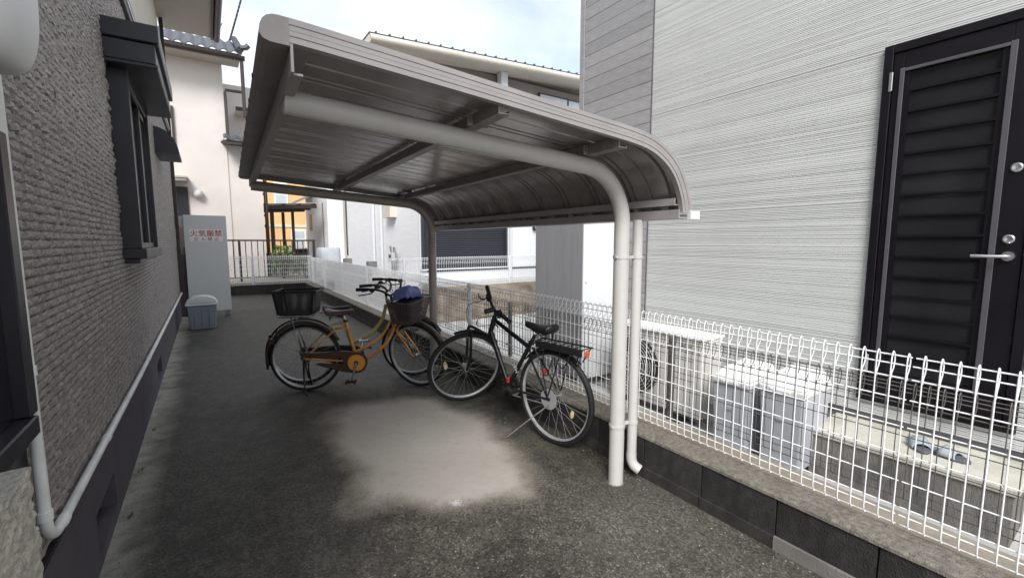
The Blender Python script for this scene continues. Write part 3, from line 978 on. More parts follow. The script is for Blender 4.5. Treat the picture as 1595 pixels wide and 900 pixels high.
for zz in (1.83, 1.462):
    lk = MB(TR)
    lk.ring([(0.0001, -0.012), (0.017, -0.014), (0.023, -0.008), (0.023, 0)], (RX - 0.018, 0.472, zz), 'x', 20)
    lk.box((RX - 0.0325, 0.470, zz - 0.008), (RX - 0.031, 0.474, zz + 0.008))
    lk.build('lock', 'steel', door)
for zz in (2.35, 0.62):
    RB('hinge', (RX - 0.038, DY1 - 0.052, zz), (RX - 0.0305, DY1 - 0.034, zz + 0.11), 'steel', door, 0.003)
# a wall vent high on the house end, white box under the canopy edge is part of the canopy

# concrete step in front of the door
stp = thing('door_step', 'low concrete step below the black back door with a pale worn top', 'step', (3.29, 0.73, 0))
b = MB()
b.box((-0.205, -0.43, -0.02), (0.222, 0.44, 0.247))
b.build('riser', 'step_side', stp, 0.004)
b = MB()
b.box((-0.217, -0.442, 0.2475), (0.2225, 0.452, 0.285))
b.build('tread', 'step', stp, 0.005)
# slippers resting on the step
def slipper(loc, rz, label):
    t = thing('slipper', label, 'slipper', loc, rz, 'slippers left on the door step')
    out = []
    for k in range(22):
        a = 2 * pi * k / 22
        x = 0.125 * cos(a)
        out.append((x, (0.043 + 0.010 * cos(a - 0.3)) * sin(a)))
    MB().prism(out, 0.0, 0.018, 'z').build('sole', 'slipper_sole', t, 0.004)
    st2 = MB()
    for k in range(7):
        st2.box((-0.1 + k * 0.017, -0.03, 0.018), (-0.092 + k * 0.017, 0.03, 0.021))
    st2.build('tread_ribs', 'slipper', t)
    vs, fs = [], []
    for i in range(5):
        x = 0.0 + 0.02 * i
        w = 0.052 - 0.002 * i
        for j in range(9):
            a = pi * j / 8
            vs.append((x + 0.012 * sin(a) * (1 - i / 2), w * cos(a), 0.012 + (0.052 - 0.006 * i) * sin(a)))
    for i in range(4):
        for j in range(8):
            fs.append((i * 9 + j, i * 9 + j + 1, (i + 1) * 9 + j + 1, (i + 1) * 9 + j))
    o = MB().add(vs, fs, True).build('strap', 'slipper', t)
    so = o.modifiers.new('solid', 'SOLIDIFY')
    so.thickness = 0.005
slipper((3.30, 0.705, 0.2855), R(205), 'blue-grey slipper on the concrete step, the farther one of the pair')
slipper((3.27, 0.60, 0.2855), R(255), 'blue-grey slipper on the concrete step, the nearer one with ribbed sole')

# ------------------------------------------------------------------ kerb of concrete blocks along the lane
kerb = thing('block_kerb', 'low dark-stained concrete block kerb under the white mesh fence along the lane', 'kerb wall', (2.2, 2, 0))
bl = MB().box((0.004, 0.004, -0.05), (0.145, 0.386, 0.245))
bm_ = bl.mesh('block')
bm_.materials.append(M['curb'])
low = MB().box((-0.016, 0.003, -0.05), (0.0, 0.387, 0.066)).mesh('footing_block')
low.materials.append(M['curb'])
low2 = MB().box((-0.016, 0.003, -0.05), (0.0, 0.387, 0.066)).mesh('footing_block')
low2.materials.append(M['curb_light'])
i = 0
yy = -1.40 - 0.007
while yy < 14.0:
    x = fence_x(yy) - 0.165
    o = link('block', bm_, None, kerb)
    o.location = (x - 2.2 + random.uniform(-.003, .003), yy - 2, random.uniform(-.002, .002))
    o.rotation_euler = (0, 0, -0.012)
    me_ = low2 if abs(yy - 0.55) < 0.2 else low
    o = link('footing_block', me_, None, kerb)
    o.location = (x - 2.2 + random.uniform(-.003, .003), yy - 2, random.uniform(-.006, .006))
    o.rotation_euler = (0, 0, -0.012)
    yy += 0.39
vs, fs = [], []
k = 0
n_ = 330
for i in range(n_ + 1):
    yv = -1.4 + 15.45 * i / n_
    x = fence_x(yv) - 0.168
    j1 = 0.007 * noise.noise((yv * 9, 0, 0))
    j2 = 0.004 * noise.noise((yv * 14, 3, 0))
    for (dx, dz) in ((0.0 + j1 * 0.6, 0.244), (0.002 + j1, 0.258 + j2), (0.012 + j1, 0.266 + j2), (0.10, 0.268 + j2), (0.168, 0.262), (0.168, -0.05)):
        vs.append((x + dx - 2.2, yv - 2, dz))
for i in range(n_):
    for j in range(5):
        a = i * 6 + j
        fs.append((a, a + 1, a + 7, a + 6))
MB().add(vs, fs).build('ledge', 'ledge', kerb, fix=False)
# end kerb across the far end of the lane
ek = thing('end_kerb', 'dark low kerb closing the far end of the lane under the end fence', 'kerb wall', (1, 14.0, 0))
for q in range(8):
    x0 = -0.9 + q * 0.40
    box('block', (x0 + 0.003 - 0.0, 0.0, -0.05), (x0 + 0.397, 0.15, 0.25), 'curb', ek, 0.006)
box('ledge', (-0.9, -0.012, 0.251), (2.32, 0.16, 0.266), 'ledge', ek)

tk = thing('tan_kerb', 'tan stained concrete kerb running just behind the white mesh fence', 'kerb wall', (2.5, 1, 0))
a = MB()
vs, fs = [], []
for i in range(61):
    yv = -1.4 + 8.4 * i / 60
    x = fence_x(yv) + 0.055
    q = 0.004 * noise.noise((yv * 8, 1, 1))
    for (dx, dz) in ((0, -0.05), (0, 0.235 + q), (0.012, 0.25 + q), (0.13, 0.25 + q), (0.14, 0.24), (0.14, -0.05)):
        vs.append((x + dx - 2.5, yv - 1, dz))
for i in range(60):
    for j in range(5):
        k = i * 6 + j
        fs.append((k, k + 1, k + 7, k + 6))
MB().add(vs, fs).build('kerb_body', 'tan', tk, fix=False)

# ------------------------------------------------------------------ mesh fences
def vertical_wire(h, r=0.0024, n=5, loop=True, per=3):
    """a mesh-fence wire: kinked foot, straight, and a rolled loop at the head that comes back down"""
    p = [(0.030, 0, 0.0), (0.012, 0, 0.006), (0.002, 0, 0.03), (0.0, 0, 0.09), (0, 0, 0.30), (0, 0, h - 0.16), (0, 0, h - 0.06),
         (0.004, 0, h - 0.022), (0.018, 0, h - 0.002), (0.034, 0, h - 0.018), (0.040, 0, h - 0.045), (0.030, 0, h - 0.075), (0.012, 0, h - 0.095), (0.014, 0, h - 0.115)]
    mb = MB()
    mb.tube(spline(p, per), r, n, caps=False)
    return mb

def zlist(h):
    return [0.004, 0.055, 0.09, 0.20, 0.315, 0.43, 0.545, h - 0.105, h - 0.050, h - 0.02]

def mesh_fence(name, label, fx, y0, y1, z0, h, wire, postm, posts, post_r, single=(0, 0), pitch=0.05, r=0.0027, off=0.0, rz=0.0, loc=None, group=None, panel=2.0, axis='y', flip=1, lod=1):
    """fence along y; local x = 0 is the wire plane"""
    t = thing(name, label, 'fence', loc or (fx((y0 + y1) / 2), (y0 + y1) / 2, z0), rz, group)
    cx_, cy_ = t.location.x, t.location.y
    ang = 0.0
    if axis == 'y':
        ang = math.atan2(fx(y1) - fx(y0), y1 - y0)
        t.rotation_euler = (0, 0, -ang + rz)
    ln = (y1 - y0)
    me = vertical_wire(h, r, 5).mesh('wire')
    me.materials.append(M[wire])
    lo = vertical_wire(h, r * 1.3, 4, per=2)
    far = MB()
    far.T = None
    m = int(ln / pitch)
    one = 0
    for i in range(m + 1):
        yl = -ln / 2 + i * pitch
        yw = cy_ + yl
        if single[0] <= yw <= single[1] and one < 290:
            o = link('wire', me, None, t)
            o.location = (0, yl, 0)
            o.scale = (flip, 1, 1)
            one += 1
        else:
            far.add([(v[0] * flip, v[1] + yl, v[2]) for v in lo.v], lo.f, True)
    if far.v:
        stuff(far.build('mesh_wires', wire, t, fix=False))
    k = 0
    np_ = max(1, round(ln / panel))
    for q in range(np_):
        a, b = -ln / 2 + ln * q / np_ + 0.006, -ln / 2 + ln * (q + 1) / np_ - 0.006
        for j, zz in enumerate(zlist(h)):
            xo = {0: 0.026, 7: 0.0, 8: 0.0, 9: 0.036}.get(j, 0.0)
            mb = MB()
            mb.tube([(xo * flip + 0.0045 * flip * (1 if j not in (0, 9) else 0), a, zz), (xo * flip + 0.0045 * flip * (1 if j not in (0, 9) else 0), b, zz)], r * 1.15, 6)
            mb.build('cross_wire', wire, t, fix=False)
    for yv in posts:
        mb = MB()
        yl = yv - cy_ if axis == 'y' else yv
        mb.ring([(0.0001, -0.06), (post_r, -0.06), (post_r, h - 0.03), (post_r * 0.9, h - 0.02), (0.0001, h - 0.015)], (0.045 * flip, yl, 0), 'z', 14)
        po = mb.build('post', postm, t)
        cm = MB()
        for zz in (0.09, h - 0.08):
            cm.box((-0.006 if flip > 0 else -0.02, yl - 0.014, zz - 0.01), (0.02 if flip > 0 else 0.006, yl + 0.014, zz + 0.01))
        cm.build('clamp', postm, po)
    return t

mesh_fence('mesh_fence', 'white wire mesh fence with rolled loop top along the lane kerb', fence_x, -1.4, 14.1, 0.265, 0.735, 'white_wire', 'white_post',
           [-0.9, 4.36, 6.5, 8.45, 10.4, 12.3, 13.95], 0.024, single=(-1.4, 5.3), flip=1)
mesh_fence('grey_mesh_fence', 'grey weathered wire mesh fence standing just behind the white one', lambda y: fence_x(y) + 0.345, -1.4, 6.6, 0.225, 0.575, 'grey_wire', 'grey_wire',
           [0.0, 1.94, 4.05, 6.1], 0.025, single=(-0.4, 2.6), r=0.0023, flip=1)
# fence across the far end
ef = mesh_fence('end_mesh_fence', 'white wire mesh fence closing the far end of the lane', lambda y: 0, -1.45, 1.45, 0.265, 0.79, 'white_wire', 'white_post',
                [-1.38, 0.05, 1.32], 0.03, r=0.0042, loc=(1.05, 14.08, 0.265), pitch=0.05, axis='x')
ef.rotation_euler = (0, 0, R(90))
ff = mesh_fence('bank_mesh_fence', 'thin white mesh fence on top of the brown earth bank before the shuttered house', lambda y: 0, -2.9, 2.9, 0, 0.56, 'white_wire', 'white_post',
                [-2.6, -0.33, 1.6, 2.8], 0.022, r=0.0019, loc=(5.5, 7.72, 0.60), pitch=0.05, axis='x')
ff.rotation_euler = (0, 0, R(-90))

# ------------------------------------------------------------------ cycle canopy
cp = thing('cycle_canopy', 'taupe steel cantilever bicycle canopy with curved ribbed roof over the lane', 'canopy', (1.96, 1.76, 0), R(-2))
prof = spline([(-1.789, 0, 2.050), (-1.783, 0, 2.080), (-1.768, 0, 2.098), (-1.74, 0, 2.105), (-1.67, 0, 2.104), (-1.45, 0, 2.087), (-1.2, 0, 2.067), (-0.95, 0, 2.046), (-0.65, 0, 2.020), (-0.40, 0, 1.999),
               (-0.24, 0, 1.984), (-0.13, 0, 1.966), (-0.04, 0, 1.936), (0.05, 0, 1.885), (0.12, 0, 1.818), (0.17, 0, 1.735), (0.197, 0, 1.665), (0.207, 0, 1.615)], 3)
prof = [(p.x, p.z) for p in prof]
def offs(pr, d):
    out = []
    for i, p in enumerate(pr):
        a, b = pr[max(0, i - 1)], pr[min(len(pr) - 1, i + 1)]
        tx, tz = b[0] - a[0], b[1] - a[1]
        q = math.hypot(tx, tz)
        out.append((p[0] - tz / q * -d * -1 if False else p[0] + tz / q * d, p[1] - tx / q * d))
    return out
def strip(p0, p1, ya, yb, mb):
    """closed solid between two offset profiles from ya to yb"""
    k = len(p0)
    vs = [(a[0], ya, a[1]) for a in p0] + [(a[0], ya, a[1]) for a in p1] + [(a[0], yb, a[1]) for a in p0] + [(a[0], yb, a[1]) for a in p1]
    fs = []
    for i in range(k - 1):
        fs += [(i, i + 1, k + i + 1, k + i), (2 * k + i, 3 * k + i, 3 * k + i + 1, 2 * k + i + 1),
               (i, 2 * k + i, 2 * k + i + 1, i + 1), (k + i, k + i + 1, 3 * k + i + 1, 3 * k + i)]
    fs += [(0, k, 3 * k, 2 * k), (k - 1, 3 * k - 1, 4 * k - 1, 2 * k - 1)]
    return mb.add(vs, fs)
YN, YF = -0.30, 3.08
prof_b = [p for p in prof if p[0] > -1.735]
prof_b[0] = (-1.735, 2.1055)
fas = MB()
for (d0, d1, pr) in ((0.0, 0.018, 0.0), (0.020, 0.034, 0.002), (0.036, 0.050, 0.0), (0.052, 0.069, 0.002)):
    strip(offs(prof_b, d0), offs(prof_b, d1), YN + pr, YN + 0.03, fas)
strip(offs(prof_b, 0.003), offs(prof_b, 0.067), YN + 0.0032, YN + 0.028, fas)
fas.build('verge_fascia', 'taupe', cp)
fas = MB()
strip(offs(prof_b, 0.0), offs(prof_b, 0.069), YF - 0.03, YF, fas)
fas.build('verge_fascia', 'taupe', cp)
# roof sheet: folded panels running front to back
prof_in = [p for p in prof if p[0] > -1.70]
under = offs(prof_in, 0.040)
PW = (YF - YN - 0.06) / 11
def panel_mesh():
    sec = [(0.0, 0.0), (0.004, 0.018), (0.018, 0.018), (0.022, 0.0), (0.046, 0.0), (0.050, 0.018), (0.064, 0.018), (0.068, 0.0), (PW * 0.6, 0.0), (PW * 0.6 + 0.005, 0.012),
           (PW * 0.6 + 0.013, 0.012), (PW * 0.6 + 0.018, 0.0), (PW, 0.0)]
    k = len(sec)
    vs, fs = [], []
    base = [offs(prof_in, 0.040 - s[1]) for s in sec]
    n = len(prof_in)
    for i in range(n):
        for j in range(k):
            vs.append((base[j][i][0], sec[j][0], base[j][i][1]))
    for i in range(n - 1):
        for j in range(k - 1):
            a = i * k + j
            fs.append((a, a + 1, a + k + 1, a + k))
    me = bpy.data.meshes.new('roof_panel')
    me.from_pydata(vs, [], fs)
    me.materials.append(M['roof_sheet'])
    me.polygons.foreach_set('use_smooth', [False] * len(fs))
    return me
pmesh = panel_mesh()
for q in range(11):
    o = link('roof_panel', pmesh, None, cp)
    o.location = (0, YN + 0.03 + q * PW, 0)
# top skin over the folded panels
sk = MB()
strip(offs(prof_in, 0.010), offs(prof_in, 0.014), YN + 0.031, YF - 0.031, sk)
sk.build('roof_skin', 'taupe', cp)
# front beam with rounded nose
nose = [(-1.792, 2.048), (-1.789, 2.070), (-1.782, 2.088), (-1.771, 2.099), (-1.755, 2.1055), (-1.735, 2.1065), (-1.712, 2.105), (-1.712, 2.026), (-1.765, 2.028), (-1.782, 2.034)]
MB().prism(nose, YN - 0.001, YF + 0.01, 'y').build('front_beam', 'beam_dark', cp)
bt = MB()
for q in range(9):
    bt.ring([(0.0001, -0.004), (0.008, -0.004), (0.008, 0)], (-1.7935, YN + 0.35 + q * 0.33, 2.032), 'x', 10)
bt.build('bolts', 'black_plastic', cp)
box('front_closure', (-1.711, YN + 0.031, 2.060), (-1.64, YF - 0.031, 2.066), 'beam_dark', cp)
ic = MB()
ic.box((-1.711, YN + 0.004, 1.955), (-1.703, YF - 0.031, 2.055))
ic.box((-1.7029, YN + 0.031, 1.955), (-1.675, YF - 0.031, 1.962))
ic.build('inner_channel', 'taupe', cp)
def zsheet(x):
    for a, b in zip(under, under[1:]):
        if a[0] <= x <= b[0]:
            return a[1] + (b[1] - a[1]) * (x - a[0]) / (b[0] - a[0])
    return under[0][1]
for xl in (-0.95, -0.29):
    zt = zsheet(xl + 0.03) - 0.003
    pu = MB()
    pu.box((xl - 0.024, YN + 0.032, zt - 0.05), (xl - 0.019, YF - 0.031, zt))
    pu.box((xl - 0.0189, YN + 0.032, zt - 0.05), (xl + 0.026, YF - 0.031, zt - 0.045))
    pu.box((xl + 0.0261, YN + 0.032, zt - 0.05), (xl + 0.031, YF - 0.031, zt - 0.034))
    po = pu.build('purlin', 'beam_dark', cp)
    for yv in (0.0, 2.83):
        bq = MB()
        bq.box((xl - 0.05, yv - 0.05, zt - 0.052), (xl + 0.05, yv - 0.042, zt - 0.004))
        bq.disc((xl - 0.036, yv - 0.053, zt - 0.03), 0.007, 'y', 0.012, 8)
        bq.build('bracket', 'beam_dark', po)
# bent pipe frames
arc = []
for q in range(11):
    a = (pi / 2 - R(3)) * q / 10
    arc.append((-0.30 + 0.30 * cos(a), 0, 1.548 + 0.30 * sin(a)))
zt = arc[-1]
pipe = [(0, 0, -0.05), (0, 0, 0.6), (0, 0, 1.2), (0, 0, 1.45)] + arc + [(-0.8, 0, 1.885), (-1.2, 0, 1.912), (-1.705, 0, 1.946)]
for yv in (0.0, 2.83):
    pb = MB()
    pb.tube([(p[0], yv, p[2]) for p in pipe], 0.044, 24)
    post = pb.build('pipe_frame', 'pipe_paint' if yv else 'post_paint', cp)
# beam under the rear edge, and the gutter hanging behind it
pu = MB()
pu.box((0.105, YN + 0.032, 1.640), (0.112, YF - 0.031, 1.678))
pu.box((0.1121, YN + 0.032, 1.640), (0.165, YF - 0.031, 1.646))
pu.build('rear_beam', 'taupe', cp)
gt = MB()
gpr = [(0.115, 1.618), (0.115, 1.572), (0.255, 1.572), (0.255, 1.60), (0.248, 1.60), (0.248, 1.579), (0.122, 1.579), (0.122, 1.618)]
gt.prism(gpr, YN + 0.01, YF - 0.01, 'y')
gto = gt.build('gutter', 'taupe', cp)
MB().prism([(0.185, 1.568), (0.262, 1.568), (0.262, 1.612), (0.185, 1.612)], YN - 0.012, YN + 0.009, 'y').build('gutter_cap', 'bin_lid', gto)
ckm = MB().box((0.125, 0, 1.60), (0.15, 0.03, 1.639)).mesh('gutter_clip')
ckm.materials.append(M['beam_dark'])
for q in range(16):
    o = link('gutter_clip', ckm, None, gto)
    o.location = (0, YN + 0.1 + q * 0.2, 0)
# downpipe and clamps
dn = MB()
dn.tube([(0.118, -0.012, 1.573), (0.118, -0.012, 0.9), (0.118, -0.012, 0.17)], 0.029, 18, caps=False)
el = spline([(0.118, -0.012, 0.17), (0.118, -0.014, 0.12), (0.126, -0.03, 0.085), (0.142, -0.06, 0.065)], 4)
dn.tube(el, 0.031, 18, caps=False)
dn.tube(el, 0.027, 18, caps=False)
dno = dn.build('downpipe', 'post_paint', cp, fix=False)
for zz in (1.36, 0.36):
    cb = MB()
    cb.ring([(0.044, -0.009), (0.0475, -0.009), (0.0475, 0.009), (0.044, 0.009)], (0, 0, zz), 'z', 24, smooth=False)
    cb.ring([(0.029, -0.009), (0.0325, -0.009), (0.0325, 0.009), (0.029, 0.009)], (0.118, -0.012, zz), 'z', 20, smooth=False)
    cb.box((0.047, -0.012, zz - 0.008), (0.088, 0.004, zz + 0.008))
    cb.disc((-0.047, -0.01, zz), 0.006, 'x', 0.014, 8)
    cb.build('pipe_clamp', 'post_paint', cp)
tp = MB()
tp.tube([(0.068, 0.03, 1.63), (0.068, 0.03, 0.33)], 0.007, 8)
tp.build('earth_conduit', 'white_pvc', cp)
ft = MB()
ft.ring([(0.044, 0.0), (0.0445, 0.003), (0.049, 0.002), (0.052, -0.004)], (0, 0, 0), 'z', 24)
ft.build('post_collar', 'ledge', cp)

# ------------------------------------------------------------------ things in the neighbour's yard
def wheelie(loc, label):
    """slim lidded bin: front faces -x"""
    t = thing('lidded_bin', label, 'waste bin', loc, 0, 'slim lidded bins by the white house')
    MB().taper((-0.19, -0.13, 0.0), (0.19, 0.13, 0.47), (0.02, 0.014)).build('bin_body', 'bin_grey', t, 0.012, 2)
    MB().box((-0.2, -0.138, 0.471), (0.2, 0.138, 0.515)).build('rim', 'bin_lid', t, 0.012, 2)
    vs = [(-0.195, -0.134, 0.516), (0.195, -0.134, 0.516), (0.195, 0.134, 0.516), (-0.195, 0.134, 0.516),
          (-0.12, -0.095, 0.575), (0.17, -0.095, 0.60), (0.17, 0.095, 0.60), (-0.12, 0.095, 0.575)]
    MB().add(vs, [(0, 3, 2, 1), (4, 5, 6, 7), (0, 1, 5, 4), (1, 2, 6, 5), (2, 3, 7, 6), (3, 0, 4, 7)]).build('lid', 'bin_lid', t, 0.014, 2)
    b = MB()
    b.box((-0.212, -0.06, 0.485), (-0.201, 0.06, 0.505))
    b.build('handle', 'bin_lid', t, 0.003)
    b = MB()
    b.box((-0.1915, -0.02, 0.30), (-0.185, 0.02, 0.32))
    b.build('latch', 'bin_grey', t)
wheelie((3.09, 1.60, 0.0), 'slim grey lidded bin beside the ivory outdoor unit, the farther of the two')
wheelie((3.09, 1.275, 0.03), 'slim grey lidded bin beside the concrete door step, the nearer of the two')

ac = thing('outdoor_unit', 'ivory air conditioner outdoor unit with round black fan grille behind the mesh fences', 'outdoor unit', (3.2, 2.42, 0.0))
b = MB()
b.box((-0.14, -0.50, 0.07), (0.14, 0.42, 0.69))
body = b.build('casing', 'ac', ac, 0.012, 2)
box('top_cover', (-0.15, -0.51, 0.691), (0.15, 0.43, 0.715), 'white_panel', ac, 0.006)
b = MB()
b.ring([(0.0001, -0.004), (0.255, -0.004), (0.262, 0.0)], (-0.1405, 0.142, 0.38), 'x', 40)
b.build('fan_opening', 'ac_black', ac)
b = MB()
for q in range(4):
    a = q * pi / 2 + 0.3
    b.add([(-0.148, 0.142 + 0.05 * cos(a - .5), 0.38 + 0.05 * sin(a - .5)), (-0.150, 0.142 + 0.05 * cos(a + .5), 0.38 + 0.05 * sin(a + .5)),
           (-0.156, 0.142 + 0.23 * cos(a + .5), 0.38 + 0.23 * sin(a + .5)), (-0.147, 0.142 + 0.23 * cos(a - .35), 0.38 + 0.23 * sin(a - .35))], [(0, 1, 2, 3)])
b.build('fan_blades', 'ac_black', ac, fix=False)
b = MB()
for rr_ in (0.04, 0.065, 0.09, 0.115, 0.14, 0.165, 0.19, 0.215, 0.24, 0.258):
    b.tube([(-0.168 if rr_ < 0.25 else -0.142, 0.142 + rr_ * cos(2 * pi * k / 28), 0.38 + rr_ * sin(2 * pi * k / 28)) for k in range(28)], 0.0028, 4, closed=True)
for k in range(12):
    a = 2 * pi * k / 12
    b.tube([(-0.166, 0.142 + 0.04 * cos(a), 0.38 + 0.04 * sin(a)), (-0.166, 0.142 + 0.24 * cos(a + .35), 0.38 + 0.24 * sin(a + .35)), (-0.145, 0.142 + 0.262 * cos(a + .4), 0.38 + 0.262 * sin(a + .4))], 0.003, 4)
b.build('grille', 'ac', ac)
b = MB()
for zz in (0.30, 0.36, 0.46, 0.52, 0.60):
    b.box((-0.1425, -0.44, zz), (-0.1395, -0.24, zz + 0.006))
b.build('louvre_lines', 'grey_panel', ac)
for yy in (-0.3, 0.3):
    box('foot', (-0.15, yy - 0.03, 0.0), (0.15, yy + 0.03, 0.069), 'ac_black', ac)
b = MB()
b.box((-0.05, -0.56, 0.2), (0.09, -0.5005, 0.42))
b.build('valve_cover', 'ac', ac, 0.01, 2)
def text_mesh(txt, size, name, m, parent, matrix, extrude=0.0008, align='CENTER', sx=1.0, bold=0.0):
    cu = bpy.data.curves.new(name, 'FONT')
    cu.body = txt
    cu.size = size
    cu.align_x = align
    cu.align_y = 'CENTER'
    cu.extrude = extrude
    cu.resolution_u = 3
    cu.offset = bold
    o = bpy.data.objects.new(name, cu)
    COL.objects.link(o)
    dg = bpy.context.evaluated_depsgraph_get()
    me = bpy.data.meshes.new_from_object(o.evaluated_get(dg))
    COL.objects.unlink(o)
    bpy.data.objects.remove(o)
    me.transform(matrix @ Matrix.Diagonal((sx, 1, 1, 1)))
    me.name = name
    me.materials.clear()
    return link(name, me, m, parent)
text_mesh('Kap con', 0.034, 'lettering', 'text_navy', ac, Matrix.Translation((-0.1415, -0.36, 0.635)) @ Matrix.Rotation(R(-90), 4, 'Z') @ Matrix.Rotation(R(90), 4, 'X'))

tank = thing('water_heater_tank', 'tall grey water heater tank cabinet with a white end, against the grey wood panel', 'water tank', (3.22, 3.55, 0.0))
b = MB()
b.box((-0.22, -0.385, 0.08), (0.22, 0.385, 1.92))
b.build('casing', 'white_panel', tank, 0.006)
b = MB()
b.box((-0.228, -0.375, 0.09), (-0.2205, 0.375, 1.91))
b.build('front_panel', 'grey_panel', tank, 0.003)
b = MB()
for zz in (1.05, 0.2, 1.8):
    b.ring([(0.0001, -0.003), (0.008, -0.003), (0.008, 0)], (-0.19, -0.3855, zz), 'y', 8)
b.build('screws', 'steel', tank)
b = MB()
for xx in (-0.18, 0.18):
    for yy in (-0.33, 0.33):
        b.box((xx - 0.03, yy - 0.03, -0.01), (xx + 0.03, yy + 0.03, 0.079))
b.build('legs', 'steel', tank)

# dried plant stems caught in the fence
dry = thing('dry_weed', 'small dry brown weed tangled in the mesh fence above the black bicycle saddle', 'weed', (2.42, 3.3, 0.55))
b = MB()
rq = random.Random(3)
for q in range(16):
    a = rq.uniform(0, 2 * pi)
    p0 = Vector((rq.uniform(-.01, .01), rq.uniform(-.06, .06), rq.uniform(-.05, .05) + 0.2))
    d = Vector((rq.uniform(-.05, .05), rq.uniform(-.12, .12), rq.uniform(-.08, .14)))
    b.tube([p0, p0 + d * 0.5 + Vector((0, rq.uniform(-.03, .03), rq.uniform(-.02, .03))), p0 + d], 0.0016, 4)
b.build('stems', 'brown_wire', dry, fix=False)

# gas meter, wall box, far house etc. come with the white house below

# ------------------------------------------------------------------ white house with the shutter
HX, HY = 3.75, 8.95
wh = thing('shuttered_white_house', 'two-storey white house with charcoal roller shutter and cream eaves behind the canopy', 'house', (HX, HY, 0.58))
TW = Matrix.Translation((-HX, -HY, -0.58))
def WB(name, a, b, m, parent=wh, bevel=0.0):
    return MB(TW).box(a, b).build(name, m, parent, bevel)
WB('wall', (HX, HY, 0.60), (10.5, 15.0, 3.4), 'white_render')
WB('upper_wall', (HX + 0.3, HY + 0.3, 3.401), (10.5, 14.0, 5.32), 'shade_grey_wall')
WB('base_course', (HX - 0.02, HY - 0.03, 0.55), (10.5, HY - 0.002, 0.79), 'white_panel')
WB('base_line', (3.9, HY - 0.045, 0.795), (10.5, HY - 0.001, 0.835), 'dark_brown')
sh0, sh1 = 3.76, 5.93
slat = MB(TW).prism([(HY - 0.03, 0), (HY - 0.018, 0.004), (HY - 0.012, 0.02), (HY - 0.018, 0.036), (HY - 0.03, 0.040), (HY - 0.001, 0.040), (HY - 0.001, 0)], sh0 + 0.05, sh1 - 0.05, 'x').mesh('slat')
slat.materials.append(M['shutter'])
fr = MB(TW)
fr.box((sh0, HY - 0.07, 0.86), (sh0 + 0.05, HY - 0.001, 2.62))
fr.box((sh1 - 0.05, HY - 0.07, 0.86), (sh1, HY - 0.001, 2.62))
fr.box((sh0 - 0.03, HY - 0.12, 2.621), (sh1 + 0.03, HY - 0.001, 2.85))
sho = fr.build('roller_shutter', 'shutter', wh)
for q in range(43):
    o = link('slat', slat, None, sho)
    o.location = (0, 0, 0.865 + q * 0.0405)
WB('shutter_sill', (sh0 - 0.04, HY - 0.09, 0.836), (sh1 + 0.04, HY - 0.0015, 0.859), 'white_panel')
dp2 = MB(TW)
dp2.tube([(6.03, HY - 0.06, 0.6), (6.03, HY - 0.06, 3.3)], 0.035, 10)
dp2.build('downpipe', 'white_panel', wh)
lb = WB('wall_light', (6.72, HY - 0.06, 1.72), (6.95, HY - 0.001, 1.93), 'black_frame')
WB('diffuser', (6.76, HY - 0.068, 1.77), (6.91, HY - 0.0605, 1.89), 'curtain', lb)
# alley-side face details
WB('corner_board', (HX - 0.012, HY + 0.01, 0.8), (HX - 0.001, HY + 0.06, 3.4), 'white_panel')
mb_ = WB('meter_box', (HX - 0.16, 10.35, 2.02), (HX - 0.001, 10.85, 2.72), 'cream')
WB('meter_window', (HX - 0.166, 10.52, 2.36), (HX - 0.1605, 10.70, 2.62), 'black_frame', mb_)
for yv in (11.35, 12.0):
    p = MB(TW)
    p.tube([(HX - 0.05, yv, 0.6), (HX - 0.05, yv, 3.5)], 0.04, 10)
    p.build('downpipe', 'white_panel', wh)
wn = WB('window', (HX - 0.04, 12.6, 2.78), (HX - 0.001, 14.0, 3.3), 'white_panel')
WB('pane', (HX - 0.046, 12.66, 2.82), (HX - 0.0405, 13.94, 3.26), 'curtain', wn)
WB('entry_wall', (HX + 0.5, 15.001, 0.6), (9, 17.4, 4.0), 'entry')
WB('entry_slot', (HX - 0.01, 14.85, 1.0), (HX + 0.02, 14.999, 3.6), 'black_frame')
en = WB('entry_door', (HX + 0.46, 15.55, 0.6), (HX + 0.499, 16.2, 2.75), 'black_frame')
WB('door_glass', (HX + 0.452, 15.75, 0.9), (HX + 0.4595, 15.85, 2.5), 'curtain', en)
WB('rear_wall', (HX - 0.05, 17.401, 0.6), (9, 21.6, 4.6), 'white_render')
WB('wall_slot', (HX - 0.06, 18.1, 1.0), (HX - 0.0505, 18.2, 2.9), 'dark_brown')
o = WB('window', (HX - 0.08, 20.3, 1.9), (HX - 0.0505, 20.8, 2.6), 'orange')
WB('pane', (HX - 0.086, 20.34, 1.95), (HX - 0.0805, 20.56, 2.55), 'black_frame', o)
ev = MB(TW)
ev.prism([(HX - 0.75, 3.05), (HX - 0.05, 3.42), (HX - 0.05, 3.32), (HX - 0.75, 2.96)], 20.0, 21.8, 'y')
ev.build('porch_roof', 'white_panel', wh)
